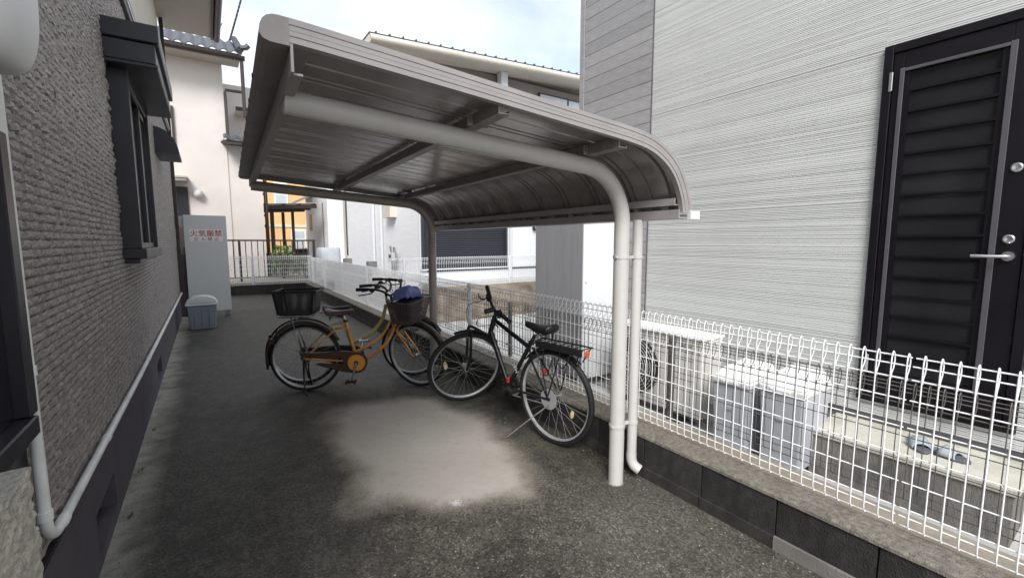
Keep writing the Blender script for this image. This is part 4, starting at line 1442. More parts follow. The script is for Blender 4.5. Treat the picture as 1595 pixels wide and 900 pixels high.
# upper eave: gently sloped white verge with gutter, ridge sheet on top
e0, e1 = Vector((2.75, HY - 0.12, 5.22)), Vector((9.2, HY - 0.12, 5.58))
ev = MB(TW)
def sloped(mb, z0, z1, y0, y1):
    mb.add([(e0.x, y0, e0.z + z0), (e1.x, y0, e1.z + z0), (e1.x, y1, e1.z + z0), (e0.x, y1, e0.z + z0),
            (e0.x, y0, e0.z + z1), (e1.x, y0, e1.z + z1), (e1.x, y1, e1.z + z1), (e0.x, y1, e0.z + z1)],
           [(0, 3, 2, 1), (4, 5, 6, 7), (0, 1, 5, 4), (1, 2, 6, 5), (2, 3, 7, 6), (3, 0, 4, 7)])
    return mb
sloped(ev, -0.03, 0.10, HY - 0.12, 14.4)
ro = ev.build('roof', 'cream', wh)
ev = MB(TW)
ev.tube([e0 + Vector((0, -0.08, 0.02)), e1 + Vector((0, -0.08, 0.02))], 0.075, 12)
ev.build('eave_gutter', 'cream', ro)
ev = MB(TW)
sloped(ev, 0.125, 0.145, HY - 0.16, 14.4)
for q in range(24):
    t = (q + .5) / 24
    p = e0.lerp(e1, t)
    ev.box((p.x - 0.012, HY - 0.17, p.z + 0.1455), (p.x + 0.012, HY + 3, p.z + 0.175))
ev.build('roof_sheet', 'tile', ro)
WB('upper_post', (5.85, HY + 0.06, 3.402), (6.03, HY + 0.24, 5.36), 'white_panel')
uw = WB('window', (7.1, HY + 0.25, 3.6), (10.2, HY + 0.299, 5.16), 'dark_brown')
for (a, b) in ((7.14, 8.02), (8.08, 9.0), (9.06, 10.16)):
    WB('pane', (a, HY + 0.242, 3.65), (b, HY + 0.2495, 5.12), 'curtain', uw)
# gas meter on the wall
gm = thing('gas_meter', 'small grey gas meter with curved pipes low on the white house wall', 'gas meter', (HX - 0.12, 10.35, 0.98))
b = MB()
b.box((-0.07, -0.13, 0.0), (0.07, 0.13, 0.20))
b.build('meter_body', 'ac', gm, 0.02, 2)
b = MB()
b.tube(spline([(0.0, -0.09, -0.35), (0.0, -0.22, 0.1), (0.0, -0.16, 0.3), (0.0, -0.08, 0.32), (0.0, -0.07, 0.2)], 4), 0.018, 8)
b.tube(spline([(0.0, 0.09, 0.2), (0.0, 0.1, 0.33), (0.0, 0.17, 0.33), (0.05, 0.2, 0.1), (0.05, 0.2, -0.35)], 4), 0.018, 8)
b.build('pipes', 'grey_panel', gm)
b = MB()
b.box((-0.076, -0.06, 0.09), (-0.0705, 0.06, 0.15))
b.build('dial', 'black_frame', gm)
# low wall running along the foot of the white house
lw = thing('low_yard_wall', 'low pale wall with a grey cap along the white house, beyond the white lane fence', 'wall', (3.2, 14, 0))
box('wall_body', (-0.06, -3.6, -0.03), (0.06, 5.0, 0.80), 'pale_concrete', lw)
box('cap', (-0.08, -3.62, 0.801), (0.08, 5.02, 0.84), 'foundation_grey', lw)
for yv in (-3.4, -1.2):
    box('pillar', (-0.1, yv - 0.1, 0.8405), (0.1, yv + 0.1, 0.98), 'foundation_grey', lw)

# ------------------------------------------------------------------ pink house at the end of the lane
ph = thing('pale_pink_house', 'pale pink rendered house with grey tiled eaves behind the far lane fence', 'house', (0.3, 16, 0.3))
TP = Matrix.Translation((-0.3, -16, -0.3))
def PB(name, a, b, m, parent=ph, bevel=0.0):
    return MB(TP).box(a, b).build(name, m, parent, bevel)
PB('wall', (-6, 16.0, 0.25), (0.66, 22, 6.66), 'pink')
PB('side_wing', (0.661, 16.03, 0.25), (1.53, 19, 4.30), 'pink')
PB('rear_wall', (0.662, 17.6, 4.301), (2.6, 22, 6.5), 'pink')
PB('soffit', (-6, 15.35, 6.56), (1.08, 15.999, 6.64), 'soffit')
PB('eave_board', (-6, 15.30, 6.55), (1.12, 15.349, 6.72), 'dark_brown')
gt2 = MB(TP)
gt2.tube([(-6, 15.24, 6.60), (1.2, 15.24, 6.60)], 0.07, 8)
gt2.build('gutter', 'dark_brown', ph)
d2 = MB(TP)
d2.tube([(1.12, 15.27, 6.6), (1.12, 15.27, 5.0)], 0.05, 8)
d2.tube([(1.12, 15.9, 5.85), (0.72, 15.93, 5.85), (0.70, 15.93, 5.75), (0.70, 15.93, 4.45), (0.78, 15.9, 4.38), (1.05, 15.9, 4.33)], 0.04, 8)
d2.build('downpipe', 'dark_brown', ph)
# curved roof tiles, one by one
tv, tf = [], []
for j in range(2):
    for i in range(9):
        u = i / 8
        x = -0.13 + 0.26 * u
        zt = 0.035 * sin(u * 2 * pi) + (0.0 if j else 0)
        tv.append((x, 0.30 * j, zt + 0.145 * j))
for i in range(8):
    tf.append((i, i + 1, 10 + i, 9 + i))
for i in range(9):
    tv.append((-0.13 + 0.26 * i / 8, 0.002, 0.035 * sin(i / 8 * 2 * pi) - 0.035))
for i in range(8):
    tf.append((18 + i, 19 + i, i + 1, i))
tm = bpy.data.meshes.new('tile')
tm.from_pydata(tv, [], tf)
tm.materials.append(M['tile'])
tr_ = PB('roof', (-6, 15.4, 6.66), (1.0, 15.9, 6.70), 'dark_brown')
for j in range(7):
    for i in range(12):
        o = link('tile', tm, None, tr_)
        o.location = (1.02 - i * 0.255 - 0.3, 15.22 + j * 0.27 - 16, 6.74 + j * 0.131 - 0.3)
rg = MB(TP)
for q in range(10):
    rg.tube([(1.1 - 0.001 * q, 15.25 + q * 0.2, 6.83 + q * 0.1), (1.1, 15.47 + q * 0.2, 6.93 + q * 0.1)], 0.09, 8)
rg.tube([(1.12, 15.2, 6.86), (1.24, 15.16, 6.88), (1.3, 15.15, 6.95)], 0.07, 8)
rg.build('ridge_tiles', 'tile', tr_)
lr = PB('wing_roof', (0.55, 15.55, 4.302), (1.75, 17.59, 4.36), 'tile')
for q in range(5):
    o = link('tile', tm, None, lr)
    o.location = (0.70 + q * 0.255 - 0.3, 15.46 - 16, 4.40 - 0.3)
PB('wing_gutter', (0.5, 15.45, 4.24), (1.8, 15.54, 4.30), 'dark_brown')
PB('upper_eave', (1.0, 17.0, 5.55), (3.4, 17.6, 5.62), 'cream')
PB('upper_gutter', (1.0, 16.94, 5.58), (3.4, 16.999, 5.68), 'dark_brown')
pd = PB('side_door', (-0.72, 15.96, 0.9), (-0.36, 15.999, 3.0), 'dark_brown')
PB('pane', (-0.69, 15.952, 2.0), (-0.39, 15.9595, 2.95), 'black_frame', pd)
PB('door_hood', (-1.1, 15.55, 3.21), (-0.33, 15.999, 3.26), 'soffit')
PB('hood_edge', (-1.1, 15.53, 3.12), (-0.36, 15.998, 3.19), 'foundation_grey')
gl = MB(TP)
vs, fs = [], []
gl.ring([(0.0001, -0.13), (0.06, -0.12), (0.11, -0.07), (0.125, 0.0), (0.11, 0.06), (0.0001, 0.10)], (-0.12, 15.90, 2.83), 'z', 18)
gl.build('globe_lamp', 'bin_lid', ph)
PB('shutter_rail', (-0.62, 15.94, 4.2), (-0.56, 15.999, 5.2), 'dark_brown')

# dark railing behind the end fence
rl = thing('dark_railing', 'dark brown metal railing behind the white end fence', 'railing', (1.5, 14.75, 0.3))
box('top_rail', (-1.6, -0.03, 1.155), (1.25, 0.03, 1.20), 'dark_brown', rl)
box('bottom_rail', (-1.6, -0.02, 0.10), (1.25, 0.02, 0.14), 'dark_brown', rl)
bme = MB().box((-0.011, -0.011, 0.141), (0.011, 0.011, 1.154)).mesh('baluster')
bme.materials.append(M['dark_brown'])
for q in range(19):
    o = link('baluster', bme, None, rl)
    o.location = (-1.5 + q * 0.15, 0, 0)
for xx in (-0.75, 1.2):
    box('post', (xx - 0.03, -0.035, -0.02), (xx + 0.03, 0.035, 1.153), 'dark_brown', rl)

# carport frame, orange house and the bits between
pg = thing('brown_carport', 'dark brown carport frame with milky roof sheets before the orange house', 'carport', (2.3, 19, 0.3))
for (xx, yy, w) in ((-0.36, -1.2, 0.06), (0.17, 0.2, 0.05), (0.33, -1.0, 0.045)):
    box('post', (xx - w, yy - w, -0.02), (xx + w, yy + w, 2.25), 'dark_brown', pg)
def tilt(v):
    return (v[0], v[1], v[2] + 0.06 * v[0])
b = MB()
for (y0, y1) in ((-1.6, -1.5), (-0.45, -0.38), (0.75, 0.85)):
    b.box((-1.2, y0, 2.28), (1.05, y1, 2.40))
for xx in (-1.1, -0.55, 0.0, 0.5, 0.98):
    b.box((xx, -1.6, 2.401), (xx + 0.05, 0.85, 2.45))
b.v = [tilt(v) for v in b.v]
b.build('roof_frame', 'dark_brown', pg)
b = MB()
b.box((-1.2, -1.6, 2.452), (1.05, 0.85, 2.465))
b.v = [tilt(v) for v in b.v]
b.build('roof_sheet', 'polycarb', pg)
cb_ = thing('tall_brown_pole', 'tall dark brown pole with clips at the pink house corner', 'pole', (1.62, 16.2, 0.3))
MB().tube([(0, 0, 0), (0, 0, 4.0)], 0.055, 8).build('shaft', 'dark_brown', cb_)
b = MB()
for q in range(6):
    b.box((-0.11, -0.03, 1.6 + q * 0.33), (-0.02, 0.03, 1.68 + q * 0.33))
b.build('clips', 'dark_brown', cb_)
oh = thing('orange_house', 'orange rendered house with white framed windows in the distance', 'house', (4, 28, 0.3))
box('wall', (-3, 0, 0), (5, 8, 7.5), 'orange', oh)
box('band', (-3, -0.05, 1.95), (5, -0.002, 2.08), 'cream', oh)
for (x0, x1, z0, z1) in ((-0.72, -0.18, 3.1, 4.3), (0.05, 0.65, 0.75, 1.75)):
    w_ = box('window', (x0 - 0.08, -0.06, z0 - 0.08), (x1 + 0.08, -0.003, z1 + 0.08), 'sign_white', oh)
    box('pane', (x0, -0.075, z0), (x1, -0.0605, z1), 'curtain', w_)
    box('mullion', (x0, -0.09, (z0 + z1) / 2 - 0.03), (x1, -0.0755, (z0 + z1) / 2 + 0.03), 'sign_white', w_)
box('roof', (-3.3, -0.4, 7.501), (5.3, 8.3, 7.7), 'tile', oh)
gw = thing('dark_low_wall', 'low dark grey wall in front of the orange house below the carport', 'wall', (3.0, 22, 0.3))
box('wall_body', (-1.5, 0, 0), (1.6, 0.15, 0.65), 'foundation', gw)
for (nm, lab, loc, sz) in (('covered_unit', 'white cloth covered box standing by the white house entry', (3.3, 15.6, 0.3), (0.32, 0.45, 0.95)),):
    t = thing(nm, lab, 'covered box', loc)
    b = MB()
    k = 24
    vs, fs = [], []
    for j, (zz, s_) in enumerate(((0.0, 1.08), (0.3, 1.04), (0.7, 1.0), (0.93, 0.98), (1.0, 0.9))):
        for i in range(k):
            a = 2 * pi * i / k
            def sq(w):
                return math.copysign(abs(w) ** 0.4, w)
            fo_ = 1 + 0.04 * sin(a * 7 + j) * (1 - zz)
            vs.append((sz[0] * s_ * fo_ * sq(cos(a)), sz[1] * s_ * fo_ * sq(sin(a)), sz[2] * zz))
    for j in range(4):
        for i in range(k):
            fs.append((j * k + i, j * k + (i + 1) % k, (j + 1) * k + (i + 1) % k, (j + 1) * k + i))
    fs.append(tuple(range(4 * k, 5 * k)))
    b.add(vs, fs, True).build('cover', 'cloth_grey', t)
wc = thing('white_parked_car', 'white car roof just showing over the dark low wall by the orange house', 'car', (3.75, 24.5, -0.25), R(8))
b = MB()
sec = [(-1.6, 0.45), (-1.55, 0.85), (-0.9, 0.95), (-0.35, 1.38), (0.5, 1.42), (1.1, 1.0), (1.6, 0.9), (1.65, 0.45)]
b.prism(sec, -0.75, 0.75, 'y')
b.build('body', 'white_panel', wc, 0.06, 3)
b = MB()
b.prism([(-0.84, 0.98), (-0.36, 1.33), (0.45, 1.36), (0.98, 1.0)], -0.756, -0.751, 'y')
b.build('side_glass', 'dark_glass', wc)
for xx in (-1.0, 1.0):
    MB().ring([(0.0001, -0.09), (0.30, -0.09), (0.31, 0.09), (0.0001, 0.09)], (xx, -0.68, 0.31), 'y', 20).build('wheel', 'tyre', wc)
    MB().ring([(0.0001, -0.09), (0.30, -0.09), (0.31, 0.09), (0.0001, 0.09)], (xx, 0.68, 0.31), 'y', 20).build('wheel', 'tyre', wc)

def shrub(name, label, loc, rad, h, n, m, seed, cat='shrub', droop=0.0):
    t = thing(name, label, cat, loc)
    q = random.Random(seed)
    st3, lf_ = MB(), MB()
    for i in range(max(5, n // 40)):
        a, tl = q.uniform(0, 2 * pi), q.uniform(0.2, 0.9)
        tip = Vector((rad * tl * cos(a), rad * tl * sin(a), h * q.uniform(0.5, 1.0)))
        st3.tube([(0.03 * cos(a), 0.03 * sin(a), 0), tip * 0.5 + Vector((0, 0, 0.1 * h)), tip], [0.012, 0.008, 0.003], 5)
    for i in range(n):
        a, rr_ = q.uniform(0, 2 * pi), rad * q.random() ** 0.5
        zz = h * (0.15 + 0.85 * q.random() ** 0.7)
        rr_ *= (1 - 0.5 * (zz / h) ** 2)
        p = Vector((rr_ * cos(a), rr_ * sin(a), zz))
        d = Vector((cos(a) + q.uniform(-.8, .8), sin(a) + q.uniform(-.8, .8), q.uniform(-.4, 1))).normalized()
        s_ = d.cross(Vector((q.uniform(-1, 1), q.uniform(-1, 1), 1))).normalized()
        l_ = q.uniform(0.05, 0.12)
        w_ = l_ * 0.3
        lf_.add([p, p + d * l_ * .5 + s_ * w_, p + d * l_, p + d * l_ * .5 - s_ * w_], [(0, 1, 2, 3)])
    st3.build('stems', 'dark_brown', t, fix=False)
    stuff(lf_.build('leaves', m, t, fix=False))
shrub('leafy_shrub', 'bright green shrub behind the end fence under the carport', (1.95, 15.6, 0.3), 0.42, 1.0, 500, 'leaf_pale', 1)
shrub('leafy_shrub', 'darker green low shrub behind the end fence by the fence corner', (2.55, 15.3, 0.3), 0.35, 0.65, 350, 'leaf', 2)
for (x, y_, s_, sd_) in ((-0.44, 2.98, 1, 4), (-0.45, 3.55, 0.9, 5), (-0.44, 4.3, 0.8, 6)):
    t = thing('weed', {4: 'tiny green weed at the house foot just past the first vent', 5: 'tiny green weed at the house foot between the two vents', 6: 'tiny green weed at the house foot below the window bay'}[sd_], 'weed', (x, y_, 0))
    q = random.Random(sd_)
    b = MB()
    for i in range(14):
        a = q.uniform(-1.4, 1.4)
        l_ = q.uniform(0.012, 0.028) * s_
        d = Vector((cos(a), sin(a), q.uniform(0.2, 1.1))) * l_
        sdv = Vector((-sin(a), cos(a), 0)) * l_ * 0.22
        o_ = Vector((q.uniform(0, .02), q.uniform(-.03, .03), 0))
        b.add([o_, o_ + d * .5 + sdv, o_ + d, o_ + d * .5 - sdv], [(0, 1, 2, 3)])
    b.build('leaves', 'leaf', t, fix=False)

# overhead lines
def cable(label, pts, beads):
    t = thing('overhead_line', label, 'cable', pts[0])
    mb = MB(Matrix.Translation(-Vector(pts[0])))
    mb.tube(spline(pts, 8), 0.013, 5)
    mb.build('wire', 'cable', t)
    if beads:
        mb = MB(Matrix.Translation(-Vector(pts[0])))
        pp = spline(pts, 8)
        for q in range(beads):
            f_ = 0.2 + 0.6 * q / beads
            i0 = int(f_ * (len(pp) - 1))
            p = pp[i0].lerp(pp[min(i0 + 1, len(pp) - 1)], f_ * (len(pp) - 1) - i0)
            dd = (pp[min(i0 + 1, len(pp) - 1)] - pp[i0]).normalized()
            mb.tube([p - dd * 0.06, p + dd * 0.06], 0.032, 6)
        mb.build('spacers', 'cable', t)

# ------------------------------------------------------------------ gas store panel with sign, and the bin
gs = thing('gas_store', 'pale grey steel gas cylinder enclosure with a red and white warning sign', 'enclosure', (0.0, 10.45, 0))
b = MB()
b.box((-0.345, -0.02, 0.10), (0.335, 0.012, 1.945))
fp = b.build('front_panel', 'cabinet', gs, 0.003)
b = MB()
b.box((-0.345, 0.0125, 0.12), (-0.33, 0.9, 1.93))
b.box((0.32, 0.0125, 0.12), (0.335, 0.9, 1.93))
b.box((-0.345, 0.0125, 1.931), (0.335, 0.9, 1.944))
b.build('frame', 'cabinet', gs)
for xx in (-0.28, 0.26):
    box('foot', (xx - 0.045, -0.01, -0.02), (xx + 0.045, 0.08, 0.099), 'foundation_grey', gs)
sg = thing('warning_sign', 'white sign with red Japanese lettering fixed on the gas enclosure panel', 'sign', (0.0, 10.428, 1.56))
box('plate', (-0.268, -0.003, -0.118), (0.268, 0.0, 0.118), 'sign_white', sg, 0.001)
UP = Matrix.Rotation(R(90), 4, 'X')
text_mesh('火気厳禁', 0.133, 'lettering', 'sign_red', sg, Matrix.Translation((0, -0.0038, 0.036)) @ UP, sx=0.97, bold=0.001)
text_mesh('立 入 禁 止', 0.074, 'lettering', 'sign_red', sg, Matrix.Translation((0, -0.0038, -0.07)) @ UP, sx=1.15, bold=0.0006)
# gas cylinders, partly seen in the gap left of the panel
for q, yy in enumerate((10.75, 11.1)):
    t = thing('gas_cylinder', ('dark gas cylinder in the gap beside the enclosure panel, the nearer one', 'dark gas cylinder in the gap beside the enclosure panel, the farther one')[q], 'gas cylinder', (-0.43 + q * .02, yy, 0), 0, 'gas cylinders in the enclosure')
    MB().ring([(0.0001, 0.0), (0.15, 0.0), (0.155, 0.05), (0.155, 1.05), (0.12, 1.18), (0.05, 1.22), (0.0001, 1.22)], (0, 0, 0), 'z', 20).build('cylinder_body', 'foundation', t)
    MB().ring([(0.09, 1.19), (0.10, 1.19), (0.10, 1.34), (0.09, 1.34)], (0, 0, 0), 'z', 16).build('collar', 'foundation_grey', t)
mt_ = thing('electric_box', 'narrow grey box fixed at the stone house corner above the cylinders', 'utility box', (-0.43, 10.47, 1.72))
box('box_body', (-0.06, 0.0, 0.0), (0.08, 0.12, 0.20), 'ac', mt_, 0.005)

bn = thing('lidded_bin', 'blue-grey plastic bin with a domed white lid in front of the gas enclosure', 'waste bin', (-0.13, 9.02, 0))
MB().taper((-0.205, -0.15, 0.0), (0.205, 0.15, 0.40), (0.03, 0.025)).build('bin_body', 'bin_blue', bn, 0.015, 2)
MB().box((-0.225, -0.17, 0.40), (0.225, 0.17, 0.435)).build('rim', 'bin_lid', bn, 0.01, 2)
lp_ = [(-0.215, 0.436)] + [(0.215 * -cos(pi * k / 12), 0.436 + 0.12 * sin(pi * k / 12)) for k in range(1, 12)] + [(0.215, 0.436)]
lid = MB().prism(lp_, -0.16, 0.16, 'y').build('lid', 'bin_lid', bn, 0.01, 2)
ip = [(-0.16, 0.445)] + [(0.16 * -cos(pi * k / 12), 0.445 + 0.075 * sin(pi * k / 12)) for k in range(1, 12)] + [(0.16, 0.445)]
MB().prism(ip, -0.168, -0.1605, 'y').build('lid_flap', 'bin_lid', lid, 0.003)
b = MB()
for xx in (-0.1, 0.0, 0.1):
    b.box((xx - 0.006, -0.152, 0.05), (xx + 0.006, -0.138, 0.38))
b.build('ribs', 'bin_blue', bn)
cable('thin beaded overhead line against the sky close to the house gutter', [(0.80, 17.2, 8.2), (0.68, 18.6, 8.4), (0.93, 18.6, 9.9), (1.3, 18.8, 12.0)], 24)
cable('thin beaded overhead line against the sky between the tiled roof and the canopy', [(0.98, 17.6, 7.9), (1.02, 18.4, 8.1), (1.50, 18.6, 9.8), (2.1, 18.8, 12.0)], 24)

# ------------------------------------------------------------------ bicycles
def arc_pts(c, r, a0, a1, n, y=0.0):
    return [(c[0] + r * cos(a0 + (a1 - a0) * i / n), y, c[1] + r * sin(a0 + (a1 - a0) * i / n)) for i in range(n + 1)]

def wheel(name, parent, c, r, T, rim_m='alloy', tyre_w=0.019, spoke_m='spoke', hub_w=0.04, extras=None):
    C_ = (c[0], c[1], c[2])
    rc = r - tyre_w
    tp_ = [(rc + tyre_w * cos(2 * pi * k / 10), tyre_w * sin(2 * pi * k / 10)) for k in range(11)]
    w = MB(T).ring(tp_, C_, 'y', 56).build(name, 'tyre', parent)
    ri = rc - tyre_w * 0.6
    MB(T).ring([(ri, -0.013), (ri - 0.009, -0.012), (ri - 0.016, -0.006), (ri - 0.016, 0.006), (ri - 0.009, 0.012), (ri, 0.013)], C_, 'y', 56).build('rim', rim_m, w)
    MB(T).ring([(0.012, -hub_w), (0.022, -hub_w), (0.022, -hub_w + 0.005), (0.014, -hub_w + 0.01), (0.014, hub_w - 0.01), (0.022, hub_w - 0.005), (0.022, hub_w), (0.012, hub_w)], C_, 'y', 16).build('hub', 'chrome', w)
    sp_ = MB(T)
    for k in range(32):
        a = 2 * pi * k / 32
        side = 1 if k % 2 else -1
        b_ = a + (0.42 if (k // 2) % 2 else -0.42) * 2.2
        sp_.tube([(c[0] + 0.020 * cos(b_), c[1] + side * (hub_w - 0.004), c[2] + 0.020 * sin(b_)), (c[0] + (ri - 0.018) * cos(a), c[1] + side * 0.003, c[2] + (ri - 0.018) * sin(a))], 0.00125, 4, caps=False)
    stuff(sp_.build('spokes', spoke_m, w, fix=False))
    return w

def fender(name, parent, c, r, a0, a1, w, m, T, stays=None):
    sec = [(r - 0.012, -w), (r, -w * 0.8), (r + 0.006, -w * .3), (r + 0.006, w * .3), (r, w * .8), (r - 0.012, w)]
    o = MB(T).ring(sec, c, 'y', 30, a0=a0, a1=a1).build(name, m, parent)
    so = o.modifiers.new('solid', 'SOLIDIFY')
    so.thickness = 0.0015
    return o

def steer_matrix(top, bot, ang):
    ax = (Vector(top) - Vector(bot)).normalized()
    return Matrix.Translation(Vector(bot)) @ Matrix.Rotation(ang, 4, ax) @ Matrix.Translation(-Vector(bot))

def pedal(mb, c, T=None):
    mb.box((c[0] - 0.045, c[1] - 0.04, c[2] - 0.012), (c[0] - 0.03, c[1] + 0.04, c[2] + 0.012))
    mb.box((c[0] + 0.03, c[1] - 0.04, c[2] - 0.012), (c[0] + 0.045, c[1] + 0.04, c[2] + 0.012))
    mb.box((c[0] - 0.0295, c[1] - 0.012, c[2] - 0.009), (c[0] + 0.0295, c[1] + 0.012, c[2] + 0.009))

def saddle(parent, xb, xf, z, m, w=0.10, nose=0.03, thick=0.055, tilt_=0.0):
    vs, fs = [], []
    n, k = 14, 13
    for i in range(n + 1):
        t = i / n
        x = xb + (xf - xb) * t
        hw = nose + (w - nose) * (max(0, 1 - t / 0.62) ** 0.8 if t < 0.62 else 0) ** 1.0
        hw *= (min(1, (t + 0.03) / 0.12)) ** 0.5
        hw *= (min(1, (1.02 - t) / 0.08)) ** 0.5
        zt = z + 0.012 * (1 - min(1, t / 0.25)) - tilt_ * t - 0.01 * sin(pi * t)
        dd = thick * (1.0 if t < 0.5 else 1.0 - 0.35 * (t - 0.5) / 0.5)
        for j in range(k):
            a = 2 * pi * j / k
            yy = hw * math.copysign(abs(cos(a)) ** 0.7, cos(a))
            zz = (0.5 * sin(a)) * dd * (1.0 if sin(a) > 0 else 1.1) - dd * 0.5
            vs.append((x, yy, zt + zz))
    for i in range(n):
        for j in range(k):
            fs.append((i * k + j, i * k + (j + 1) % k, (i + 1) * k + (j + 1) % k, (i + 1) * k + j))
    fs.append(tuple(range(k)))
    fs.append(tuple(range(n * k, n * k + k)))
    o = MB().add(vs, fs, True).build('saddle', m, parent)
    b = MB()
    xm = (xb + xf) / 2 - 0.03
    b.tube([(xb + 0.05, 0.03, z - thick), (xm, 0.02, z - thick - 0.025), (xf - 0.05, 0.01, z - thick + 0.01)], 0.004, 5)
    b.tube([(xb + 0.05, -0.03, z - thick), (xm, -0.02, z - thick - 0.025), (xf - 0.05, -0.01, z - thick + 0.01)], 0.004, 5)
    for q in (-0.035, 0.035):
        b.tube([(xb + 0.045 + 0.008 * cos(k * 1.2), q + 0.008 * sin(k * 1.2), z - thick + 0.005 - 0.002 * k) for k in range(24)], 0.003, 4)
    b.build('saddle_springs', 'black_plastic', o, fix=False)
    return o

def wire_basket(name, parent, T, x0, x1, hw, z0, z1, m, rim_m, taper_=0.04, step=0.02, dense=1.0, label=None):
    """open basket of wires; returns part"""
    def ring_pts(t):
        xa, xb, w = x0 + taper_ * 0.4 * (1 - t), x1 - taper_ * (1 - t), hw - taper_ * .7 * (1 - t)
        z = z0 + (z1 - z0) * t
        pts, R_ = [], 0.03
        for (cx, cy, s) in ((xb - R_, w - R_, 0), (xa + R_, w - R_, 1), (xa + R_, -w + R_, 2), (xb - R_, -w + R_, 3)):
            for k in range(4):
                a = s * pi / 2 + k * pi / 6
                pts.append((cx + R_ * cos(a), cy + R_ * sin(a), z))
        return pts
    rim_ = MB(T)
    rp = ring_pts(1.0)
    rim_.tube(rp, 0.006, 8, closed=True)
    o = rim_.build(name, rim_m, parent)
    wires = MB(T)
    n = max(3, int((z1 - z0) / step))
    for i in range(n):
        wires.tube(ring_pts(i / n), 0.0018 * dense, 4, closed=True)
    # uprights resampled around the ring
    lo, hi = ring_pts(0), ring_pts(1)
    k = len(lo)
    for i in range(k):
        a0, a1, b0, b1 = Vector(lo[i]), Vector(lo[(i + 1) % k]), Vector(hi[i]), Vector(hi[(i + 1) % k])
        m_ = max(1, int((b1 - b0).length / step))
        for q in range(m_):
            t = q / m_
            wires.tube([a0.lerp(a1, t), b0.lerp(b1, t)], 0.0016 * dense, 4, caps=False)
    xs = int((x1 - x0) / step)
    for q in range(xs):
        x = x0 + taper_ * .4 + (x1 - x0 - taper_ * 1.4) * (q + .5) / xs
        wires.tube([(x, -hw + taper_ * .7, z0), (x, hw - taper_ * .7, z0)], 0.0016 * dense, 4, caps=False)
    ys_ = int(2 * hw / step)
    for q in range(ys_):
        yv = -hw + taper_ * .7 + (2 * hw - taper_ * 1.4) * (q + .5) / ys_
        wires.tube([(x0 + taper_ * .4, yv, z0 + 0.002), (x1 - taper_, yv, z0 + 0.002)], 0.0016 * dense, 4, caps=False)
    stuff(wires.build('basket_mesh', m, o, fix=False))
    return o

